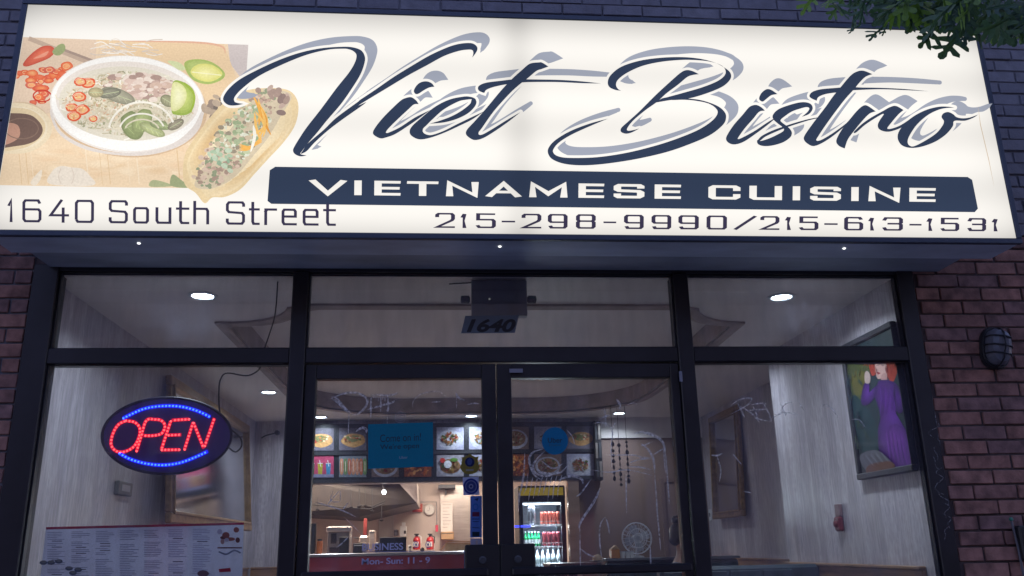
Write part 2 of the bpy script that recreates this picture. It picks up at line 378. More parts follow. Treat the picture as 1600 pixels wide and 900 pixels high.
# walls
BW = 5.30
MB().box((-2.25, .07, 0), (-2.03, BW, CZ)).build('wall_left', M_wp, kind='structure')
MB().box((2.515, .0705, 0), (2.62, 1.926, CZ)).box((2.515, .022, 0), (2.5192, .07, CZ)).box((2.622, 1.68, 0), (3.0, 1.926, CZ)).build('wall_right_front', M_wp, kind='structure')
MB().box((2.98, 1.928, 0), (3.2, BW, CZ)).build('wall_right_rear', M_wp, kind='structure')
b = MB().box((-2.03, BW, 0), (-1.50, BW+.12, CZ)).box((-1.50, BW, 1.962), (1.39, BW+.12, CZ)).box((1.39, BW, 1.962), (1.52, BW+.12, CZ))
b.build('wall_back', M_wp, kind='structure')
MB().box((1.522, BW, 0), (2.98, BW+.12, 2.42)).build('wall_back_right', M_brown, kind='structure')
MB().box((1.522, BW-.03, 2.422), (2.98, BW+.12, CZ)).build('bulkhead', M_ceil, kind='structure')
rl = MB()
for z0, z1, d in ((1.02, 1.10, .025), (1.10, 1.118, .04)):
    rl.box((-2.028, .1, z0), (-2.03+d, BW-.03, z1), bevel=.004).box((2.513-d, .1, z0), (2.514, 1.926, z1), bevel=.004)
    rl.box((2.979-d, 1.95, z0), (2.979, BW, z1), bevel=.004).box((-1.98, BW-d, z0), (-1.5, BW-.001, z1), bevel=.004)
rl.build('chair_rail', M_wood, kind='structure')
# kitchen shell
MB().box((-2.3, 8.6, 0), (1.6, 8.7, 2.6)).build('kitchen_wall_back', M_kwall, kind='structure')
MB().box((-2.3, BW+.121, 0), (-2.2, 8.6, 2.6)).build('kitchen_wall_left', M_kwall, kind='structure')
MB().box((1.5, BW+.121, 0), (1.6, 8.6, 2.6)).build('kitchen_wall_right', M_kwall, kind='structure')
MB().box((-2.3, BW+.121, 2.45), (1.6, 8.6, 2.5)).build('kitchen_ceiling', M_kwall, kind='structure')

# ------------------------------------------------------------------ row of houses across the street (behind the photographer; seen only as the dark in the glass)
M_hb = mat('house_brick_dark', (.09, .07, .065), .9, var=.3, vscale=(9, 9, 9)); M_hw = mat('house_window', (.02, .022, .03), .15)
for i, (x0, x1, h, lab) in enumerate(((-26, -15.6, 9.2, 'three storey brick row house across the street, far left'), (-15.5, -5.1, 10.0, 'three storey brick row house across the street, left'), (-5, 5.4, 9.4, 'three storey brick row house directly across the street'), (5.5, 15.9, 10.2, 'three storey brick row house across the street, right'), (16, 26, 9.0, 'three storey brick row house across the street, far right'))):
    hs = thing('row_house', ((x0+x1)/2, -19, -.3), lab, 'house', 'row houses across the street')
    MB().box((x0, -28, -.3), (x1, -19, h)).build('wall', M_hb, hs); MB().box((x0-.03, -19.25, h+.001), (x1+.03, -18.7, h+.35), bevel=.03).build('cornice', M_conc, hs)
    for r_ in range(3):
        for k in range(4):
            wx = x0+1.2+k*2.3; z0 = .9+r_*3.0
            if r_ == 0 and k == 3: MB().box((wx, -19.03, -.1), (wx+1.0, -18.98, 2.1), bevel=.01).build('door', M_maroon, hs); continue
            MB().box((wx, -19.02, z0), (wx+1.1, -18.985, z0+1.6)).build('window', M_hw, hs); MB().box((wx-.08, -19.02, z0-.12), (wx+1.18, -18.9, z0-.002), bevel=.01).build('sill', M_conc, hs)

# ------------------------------------------------------------------ brick front
fac = thing('brick_wall', (.28, -.02, -.15), 'brick front of the building, dark red beside the shop window and painted slate above the sign, its blue tint standing in for the sign flare', 'wall')
BX, BH, ML = .24, .0765, .011      # brick module and joint
XL, XR = -2.075, 2.615              # storefront opening
ZT = 2.70                           # top of opening
back = MB()
back.box((-9, -.028, -.4), (XL-.001, .6, 6.6)).box((XR+.001, -.028, -.4), (10, .6, 6.6)).box((XL, -.028, ZT), (XR, .6, 6.6))
back.build('mortar_bed', M_mortar, fac)
MB().box((-9, -.0292, -.4), (XL-.0012, -.0279, 2.9)).build('pale_mortar', M_mortarL, fac)
bz = MB().box((-9, -.0295, 2.93), (10, -.028, 6.6)).build('flare_slate_mortar', mat('mortar_flare_slate', (.15, .15, .175), .8, var=.2, vscale=(15, 15, 15)), fac)  # mortar given the same flare-blue slate tone as the upper bricks
vis = []; rest = MB(); restb = MB()
def project(p):
    d = Vector(p)-CAM; zc = d.dot(fw)
    if zc <= .1: return None
    return 800+FPX*d.dot(rt)/zc, 450-FPX*d.dot(up)/zc
protos = {}
def brick_mesh(L, ci, blue):
    key = (round(L, 4), ci, blue, random.randint(0, 2))
    if key in protos: return protos[key]
    bm_ = MB(); bm_.box((-L/2, -.005-.003*key[3], 0), (L/2, .02, BH-ML), bevel=.003)
    me = bpy.data.meshes.new('brick')
    vs = [v+Vector((random.uniform(-.0012, .0012), random.uniform(-.0012, .0008), random.uniform(-.001, .001))) for v in bm_.v]
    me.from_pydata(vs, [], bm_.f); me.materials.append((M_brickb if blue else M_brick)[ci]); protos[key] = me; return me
nb = 0
row = 0; z = -.16
while z < 6.5:
    off = (row % 2)*BX/2
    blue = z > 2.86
    k0 = int(-9/BX); k1 = int(10/BX)
    for k in range(k0, k1):
        x0 = k*BX+off; x1 = x0+BX-ML
        for a, b_ in (((x0, min(x1, XL-.004)) if x0 < XL else None, 0), ((max(x0, XR+.004), x1) if x1 > XR else None, 0)) if z < ZT else (((x0, x1), 0),):
            if a is None or a[1]-a[0] < .02: continue
            if a[0] < -9+BX or a[1] > 10: continue
            L = a[1]-a[0]; cx = (a[0]+a[1])/2
            q = project((cx, -.03, z+.03))
            inview = q and -70 < q[0] < 1670 and -25 < q[1] < 925
            # hidden behind the cabinet of the sign
            hid = (-2.0 < cx < 2.75 and 2.69 < z < 4.15)
            ci = random.randrange(3 if blue else 4)
            if inview and not hid and nb < 295:
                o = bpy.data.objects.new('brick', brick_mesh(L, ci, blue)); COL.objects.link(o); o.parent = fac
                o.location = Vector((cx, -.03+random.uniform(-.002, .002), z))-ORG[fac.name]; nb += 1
            elif not (hid) and abs(cx-.3) < 8:
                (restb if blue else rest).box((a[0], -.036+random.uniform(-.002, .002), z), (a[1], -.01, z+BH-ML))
    row += 1; z += BH
rest.build('bricks_far', M_brick[1], fac, kind='stuff', fixn=False)
restb.build('flare_slate_bricks_far', M_brickb[0], fac, kind='stuff', fixn=False)
print('bricks', nb)

# ------------------------------------------------------------------ the sign
SY = -.55; SX0, SX1, SZ0, SZ1 = -2.045, 2.885, 2.692, 3.882
sign = thing('restaurant_sign', ((SX0+SX1)/2, SY, SZ0), 'long backlit cream box sign with brush script and a noodle soup photograph', 'shop sign')
MB().box((SX0-.02, SY+.012, SZ0-.02), (SX1+.02, -.30, SZ1+.02), bevel=.006).build('cabinet', M_cab, sign)
fr = MB()
fr.box((SX0-.028, SY-.006, SZ1+.002), (SX1+.028, SY+.02, SZ1+.030), bevel=.003).box((SX0-.028, SY-.006, SZ0-.030), (SX1+.028, SY+.02, SZ0-.002), bevel=.003)
fr.box((SX0-.030, SY-.005, SZ0-.001), (SX0-.002, SY+.02, SZ1+.001), bevel=.003).box((SX1+.002, SY-.005, SZ0-.001), (SX1+.030, SY+.02, SZ1+.001), bevel=.003)
fr.build('retainer_frame', M_cab, sign)
MB().box((SX0-.018, SY+.03, SZ0-.026), (SX1+.018, -.305, SZ0-.0201)).build('soffit_panel', M_soffit, sign)
MB().box((SX0+.05, -.299, SZ0-.012), (SX1-.12, -.04, SZ1-.1)).build('mounting_box', M_fascia, sign)
for (a, b_) in ((217, 380), (781, 385), (1319, 388)):
    p = onZ(a, b_, SZ0-.027)
    o = MB().lathe(p, [(.0075, .001), (.0075, -.003), (.005, -.0045)], 10).build('pin_light', mat('pin_lit', (1, 1, 1), .4, emit=(1, 1, .95), estr=.9), sign)
SN = (0, -1, 0)
class SPr(Print):
    def __init__(s, off=0, step=.00002): super().__init__(lambda a, b: onY(a, b, SY-off), SN, step); s.k = 1
CREAM = (250, 246, 239); NAVY = (46, 58, 80); SHAD = (161, 166, 180)
MB_face = MB().add([(SX0, SY, SZ0), (SX1, SY, SZ0), (SX1, SY, SZ1), (SX0, SY, SZ1)], [(0, 1, 2, 3)], s2l(CREAM))
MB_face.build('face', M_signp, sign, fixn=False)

# ---- the food photograph
fp = SPr(.0004, .0000017)
rnd = random.Random(3)
fp.poly([(35, 58), (388, 70), (384, 130), (352, 190), (310, 240), (325, 294), (200, 293), (-14, 289), (-14, 278)], (236, 210, 178))
fp.poly([(35, 58), (150, 62), (150, 150), (10, 200)], (228, 203, 178))
fp.poly([(20, 180), (360, 200), (325, 294), (-14, 289)], (240, 214, 180))
fp.poly([(356, 69), (388, 70), (384, 132), (360, 100)], (208, 196, 192))
fp.poly([(150, 62), (350, 69), (372, 130), (352, 185), (240, 120)], (234, 205, 166))
fp.line(smooth_open([(180, 64), (300, 66), (345, 72), (352, 84)]), 3, (226, 178, 150), taper=True)
for i in range(60):
    x, y = rnd.uniform(0, 320), rnd.uniform(205, 288); fp.soft([(x+rnd.uniform(14, 40)*math.cos(t), y+rnd.uniform(4, 12)*math.sin(t)) for t in (0, 1, 2, 3, 4, 5.2)], (240, 214, 180), rnd.choice([(232, 202, 164), (246, 224, 192), (238, 208, 172)]), n=4) if y < 280 and 24 < x < 290 and y+12 < 290 else None
for i in range(10):   # plank grain
    x = rnd.uniform(0, 330); fp.line([(x, 220+rnd.uniform(0, 10)), (x+6, 288)], rnd.uniform(.8, 2.2), rnd.choice([(226, 196, 156), (245, 224, 194)]))
fp.line([(45, 60), (90, 78), (140, 98)], 7, (196, 172, 152)); fp.line([(100, 78), (148, 96)], 4, (170, 148, 134))
for i in range(24):   # bean threads above the bowl
    x = rnd.uniform(140, 230); y = rnd.uniform(64, 84); fp.line(smooth_open([(x, y), (x+12, y+rnd.uniform(-4, 4)), (x+26, y+rnd.uniform(-3, 7))]), 1.5, rnd.choice([(236, 226, 214), (214, 200, 186), (245, 238, 228)]))
# chillies
fp.soft([(36, 100), (48, 85), (65, 73), (80, 72), (86, 80), (78, 90), (60, 98), (42, 104)], (206, 92, 70), (238, 128, 96), to=(4, -3)); fp.sm([(52, 92), (66, 84), (76, 80), (70, 88)], (240, 160, 132))
fp.sm([(82, 80), (92, 70), (100, 69), (102, 78), (94, 86), (86, 86)], (158, 168, 118))
for i in range(30):
    x, y = rnd.gauss(68, 22), rnd.gauss(118, 11)
    if i > 22: x, y = rnd.gauss(68, 7), rnd.gauss(150, 6)
    if ((x-199)/123)**2+((y-163)/78)**2 < 1: continue
    rx = rnd.uniform(5, 12); ry = rx*rnd.uniform(.55, .85)
    fp.soft([(x+rx*(.8+.5*rnd.random())*math.cos(t), y+ry*(.8+.5*rnd.random())*math.sin(t)) for t in (0, 1, 2, 3, 4, 5.2)], rnd.choice([(214, 92, 66), (226, 104, 64), (206, 100, 84)]), rnd.choice([(240, 150, 96), (232, 124, 88), (246, 176, 120)]), n=5, to=(1, -1))
    if rnd.random() < .5: fp.ring(x, y, rx*.55, ry*.5, 1, (246, 190, 140))
fp.ring(66, 150, 14, 9, 2, (200, 60, 40))
# sauce dish
fp.ell(32, 199, 48, 40, (214, 190, 160), n=34); fp.soft([(-16, 166), (10, 161), (45, 163), (72, 178), (82, 200), (72, 222), (45, 238), (10, 240), (-18, 236)], (236, 218, 186), (250, 242, 224), n=6)
fp.sm([(-14, 172), (15, 168), (48, 172), (68, 188), (70, 206), (56, 222), (30, 233), (-16, 232)], (228, 206, 168))
fp.sm([(-14, 180), (20, 177), (48, 180), (64, 194), (66, 208), (54, 221), (28, 228), (-15, 228)], (120, 96, 84)); fp.sm([(-10, 200), (8, 192), (28, 196), (30, 214), (10, 226), (-14, 226)], (196, 150, 128))
fp.ring(34, 201, 26, 16, 1.5, (140, 114, 98))
# bowl
fp.ell(202, 170, 122, 76, (216, 186, 152), rot=3, n=44)
fp.soft(ellipse(199, 163, 121, 76, 24, 3), (238, 230, 222), (255, 252, 248), n=5)
fp.ell(199, 162, 119, 74, (251, 248, 243), rot=3, n=48); fp.sm([(80, 170), (95, 205), (140, 230), (200, 239), (262, 228), (300, 200), (318, 168), (312, 200), (285, 226), (240, 241), (190, 243), (135, 234), (95, 212), (80, 185)], (226, 216, 208))
fp.ell(199, 158, 112, 62, (236, 226, 216), rot=3, n=48); fp.soft(ellipse(198, 162, 106, 58, 24, 3), (228, 220, 202), (214, 202, 174), n=8)
inside = lambda x, y: ((x-198)/98)**2+((y-162)/50)**2 < 1
for i in range(420):  # noodles
    x, y = rnd.uniform(100, 296), rnd.uniform(112, 216)
    if not inside(x, y): continue
    a = rnd.uniform(0, 6.3); d = rnd.uniform(8, 20)
    fp.line(smooth_open([(x, y), (x+d*math.cos(a)*.6, y+d*math.sin(a)*.4), (x+d*math.cos(a+.6), y+d*math.sin(a+.6)*.6)], 4), rnd.uniform(1.0, 2.8), rnd.choice([(242, 234, 214), (232, 222, 196), (216, 204, 176), (196, 186, 156), (248, 242, 230), (218, 198, 172), (178, 168, 138)]))
for i in range(900):   # broth, herbs and noodle ends, seen as fine detail
    x, y = rnd.uniform(98, 300), rnd.uniform(108, 218)
    if not inside(x, y): continue
    warm = ((x-150)/60)**2+((y-150)/40)**2 < 1
    c = rnd.choice([(232, 208, 178), (214, 176, 146), (240, 226, 204), (196, 178, 140)] if warm else [(206, 200, 170), (186, 184, 150), (232, 226, 208), (168, 166, 136), (222, 204, 184)])
    a = rnd.uniform(0, 3.14); d = rnd.uniform(.8, 3.4); e = d*rnd.uniform(.25, .7)
    fp.poly(ellipse(x, y, d, e, 6, math.degrees(a)), c)
for i in range(190):   # sliced meat
    x, y = rnd.gauss(232, 24), rnd.gauss(134, 11)
    if not inside(x, y): continue
    r_ = rnd.uniform(2, 7.5); fp.sm([(x+r_*(.8+.9*rnd.random())*math.cos(t), y+r_*.62*(1+.3*rnd.random())*math.sin(t)) for t in (0, 1, 2.1, 3.1, 4.2, 5.2)], rnd.choice([(220, 194, 180), (202, 174, 160), (230, 210, 196), (178, 150, 138), (212, 184, 166), (236, 220, 206)]), 3)
for (x, y, rx, ry, rot, c) in ((185, 150, 28, 11, 20, (160, 156, 134)), (172, 146, 18, 8, -10, (136, 134, 116)), (207, 196, 17, 24, -25, (146, 156, 108)), (222, 190, 14, 22, 30, (160, 170, 118)), (238, 203, 22, 8, 25, (176, 182, 132)), (252, 196, 18, 7, 10, (152, 162, 118)), (150, 145, 12, 8, 0, (176, 166, 128)), (262, 158, 12, 9, 30, (150, 148, 118)), (275, 195, 14, 7, -30, (150, 142, 122))):
    fp.sm([(x+rx*math.cos(t)*math.cos(R(rot))-ry*math.sin(t)*math.sin(R(rot)), y+rx*math.cos(t)*math.sin(R(rot))+ry*math.sin(t)*math.cos(R(rot))) for t in [k*.785 for k in range(8)]], tuple(v*.93 for v in c), 4); fp.soft([(x+.85*rx*math.cos(t)*math.cos(R(rot))-.85*ry*math.sin(t)*math.sin(R(rot)), y+.85*rx*math.cos(t)*math.sin(R(rot))+.85*ry*math.sin(t)*math.cos(R(rot))) for t in [k*.785 for k in range(8)]], c, tuple(min(250, v*1.13) for v in c), n=4, to=(-rx*.2, -ry*.2), k=3)
    for q_ in (-.5, -.1, .3): fp.line([(x+q_*rx*math.cos(R(rot)), y+q_*rx*math.sin(R(rot))), (x+(q_+.3)*rx*math.cos(R(rot))-.6*ry*math.sin(R(rot)), y+(q_+.3)*rx*math.sin(R(rot))+.6*ry*math.cos(R(rot)))], .7, tuple(min(250, v*1.25) for v in c))
    fp.line([(x-rx*.8*math.cos(R(rot)), y-rx*.8*math.sin(R(rot))), (x+rx*.8*math.cos(R(rot)), y+rx*.8*math.sin(R(rot)))], 1, (196, 202, 160))
for k in range(4): fp.line(ellipse(222, 208, 52-8*k, 48-9*k, 20, 0, 190+4*k, 340), 3.2-.3*k, (246, 240, 226) if k % 2 == 0 else (226, 216, 190))
for (x, y) in ((138, 130), (126, 128), (124, 152), (112, 168), (128, 172), (116, 182), (146, 186)):
    rx = rnd.uniform(9, 13) if x != 146 else 7; ry = rx*.68
    out_ = [(x+rx*(.9+.22*rnd.random())*math.cos(t), y+ry*(.9+.25*rnd.random())*math.sin(t)) for t in [k*.7 for k in range(9)]]
    fp.soft(out_, (222, 96, 60), (236, 130, 84), n=4, to=(-1, -1)); fp.soft([(x+(a_-x)*.72, y+(b_-y)*.68) for a_, b_ in out_], (240, 188, 146), (226, 170, 122), n=4)
    for k in range(7): fp.ell(x+rnd.gauss(0, rx*.25), y+rnd.gauss(0, ry*.25), 1.5, 1.1, rnd.choice([(250, 220, 160), (232, 128, 70), (244, 200, 130)]), n=7)
    fp.line(ellipse(x, y, rx*.86, ry*.84, 10, 0, 190, 290), 1, (252, 196, 168))
for (x, y) in ():
    fp.ell(x, y, 15, 11, (230, 116, 76)); fp.ell(x, y, 11, 8, (238, 160, 116)); fp.ell(x+1, y, 6, 4, (232, 120, 60)); fp.ell(x+2, y+1, 2.6, 2, (248, 210, 150))
fp.soft([(270, 130), (285, 128), (302, 140), (305, 160), (296, 178), (276, 180), (268, 172)], (160, 182, 84), (206, 214, 130), n=6); fp.soft([(270, 131), (286, 134), (292, 150), (284, 168), (268, 172)], (222, 222, 160), (240, 238, 196), n=6); fp.line(smooth_open([(288, 130), (304, 150), (298, 176)]), 3, (160, 182, 70))
# limes outside
fp.soft([(288, 100), (305, 93), (330, 97), (350, 112), (348, 124), (325, 132), (300, 124)], (172, 190, 106), (206, 214, 140), n=6); fp.soft([(298, 112), (310, 101), (332, 102), (348, 116), (330, 128), (308, 124)], (226, 222, 130), (246, 240, 170), n=6); fp.line([(300, 113), (346, 118)], 1.5, (250, 246, 200))
fp.sm([(262, 96), (280, 98), (290, 108), (280, 110)], (214, 220, 170))
for i in range(14): fp.ell(rnd.uniform(318, 350), rnd.uniform(150, 185), rnd.uniform(4, 9), rnd.uniform(3, 6), rnd.choice([(158, 140, 126), (190, 170, 148), (128, 116, 106)]), rot=rnd.uniform(0, 90))
# garlic and leaves at the bottom
fp.sm([(78, 288), (82, 268), (95, 260), (112, 262), (128, 264), (140, 274), (146, 290)], (238, 226, 210)); fp.line(smooth_open([(96, 262), (92, 276), (96, 288)]), 1.2, (222, 206, 190)); fp.line(smooth_open([(112, 262), (116, 276), (112, 288)]), 1.2, (222, 206, 190))
fp.sm([(48, 286), (58, 272), (66, 266), (64, 280), (56, 290)], (240, 226, 206))
fp.sm([(235, 292), (238, 282), (254, 284), (270, 291)], (178, 182, 140)); fp.sm([(266, 288), (270, 273), (284, 282), (296, 293), (276, 293)], (162, 170, 128))
# filled baguette
fp.soft([(286, 268), (290, 240), (306, 214), (330, 182), (356, 156), (384, 142), (420, 138), (452, 142), (466, 162), (462, 194), (444, 222), (420, 248), (398, 272), (376, 296), (352, 308), (332, 309), (320, 318), (306, 302), (290, 290)], (232, 208, 164), (248, 234, 204), n=9)
fp.soft([(292, 262), (300, 236), (322, 204), (350, 172), (376, 158), (380, 168), (352, 196), (326, 232), (310, 262), (304, 290)], (240, 218, 176), (222, 188, 138), n=7)
fp.soft([(330, 306), (352, 304), (376, 290), (402, 262), (430, 232), (452, 206), (460, 180), (452, 200), (428, 222), (400, 250), (372, 280), (345, 296)], (238, 216, 176), (222, 190, 140), n=6)
fp.sm([(304, 290), (318, 262), (338, 230), (362, 200), (384, 172), (405, 146), (440, 142), (456, 152), (440, 180), (420, 214), (396, 244), (372, 272), (350, 288), (325, 296)], (214, 198, 170), 5)
def inb(x, y):
    t = ((x-312)*(.62)+(288-y)*.78)/190; d = (x-312)*.78-(288-y)*.62
    return .0 < t < 1.0 and abs(d-1) < 30*math.sin(math.pi*min(1, max(0, t*.88+.1)))**.6
for i in range(1300):
    x, y = rnd.uniform(300, 455), rnd.uniform(140, 300)
    if not inb(x, y): continue
    t = ((x-312)*(.62)+(288-y)*.78)/190
    c = rnd.choice([(196, 168, 150), (172, 148, 132), (216, 192, 172), (150, 158, 128), (214, 198, 170)]) if t < .35 or t > .8 else rnd.choice([(172, 184, 148), (196, 204, 168), (162, 176, 138), (226, 226, 206), (158, 146, 126), (206, 188, 160)])
    r_ = rnd.uniform(1.0, 4.4); fp.sm([(x+r_*(.7+.9*rnd.random())*math.cos(k), y+r_*.75*(1+.4*rnd.random())*math.sin(k)) for k in (0, 1.2, 2.5, 3.8, 5)], c, 3)
for i in range(9):
    a, b_ = rnd.uniform(395, 412), rnd.uniform(150, 176); fp.line(smooth_open([(a, b_), (a+rnd.uniform(2, 14), b_+24), (a+rnd.uniform(-8, 24), b_+rnd.uniform(34, 50))]), 4, rnd.choice([(240, 178, 84), (246, 196, 110), (230, 160, 70)]), taper=True)
for i in range(4): fp.line(smooth_open([(374, 226+i*3), (390, 230+i), (410, 222-i*3)]), 3, (242, 182, 92), taper=True)
fp.line(smooth_open([(396, 196), (398, 214), (392, 238)]), 5, (244, 240, 226), taper=True)
for i in range(22): fp.ell(rnd.gauss(345, 9), rnd.gauss(250, 8), rnd.uniform(3, 6), rnd.uniform(2, 4), rnd.choice([(176, 196, 166), (150, 176, 146), (196, 210, 184)]), rot=rnd.uniform(0, 180))
for i in range(16): fp.ell(rnd.gauss(436, 10), rnd.gauss(152, 7), rnd.uniform(4, 8), rnd.uniform(3, 5), rnd.choice([(170, 146, 134), (196, 172, 158), (148, 126, 118)]), rot=rnd.uniform(0, 180))
fo = fp.build('food_photograph', M_food, sign)
bm = bmesh.new(); bm.from_mesh(fo.data)   # the print stops at the edge of the face
bmesh.ops.bisect_plane(bm, geom=bm.verts[:]+bm.edges[:]+bm.faces[:], plane_co=(SX0-ORG[sign.name].x+.002, 0, 0), plane_no=(-1, 0, 0), clear_outer=True)
bm.to_mesh(fo.data); bm.free()

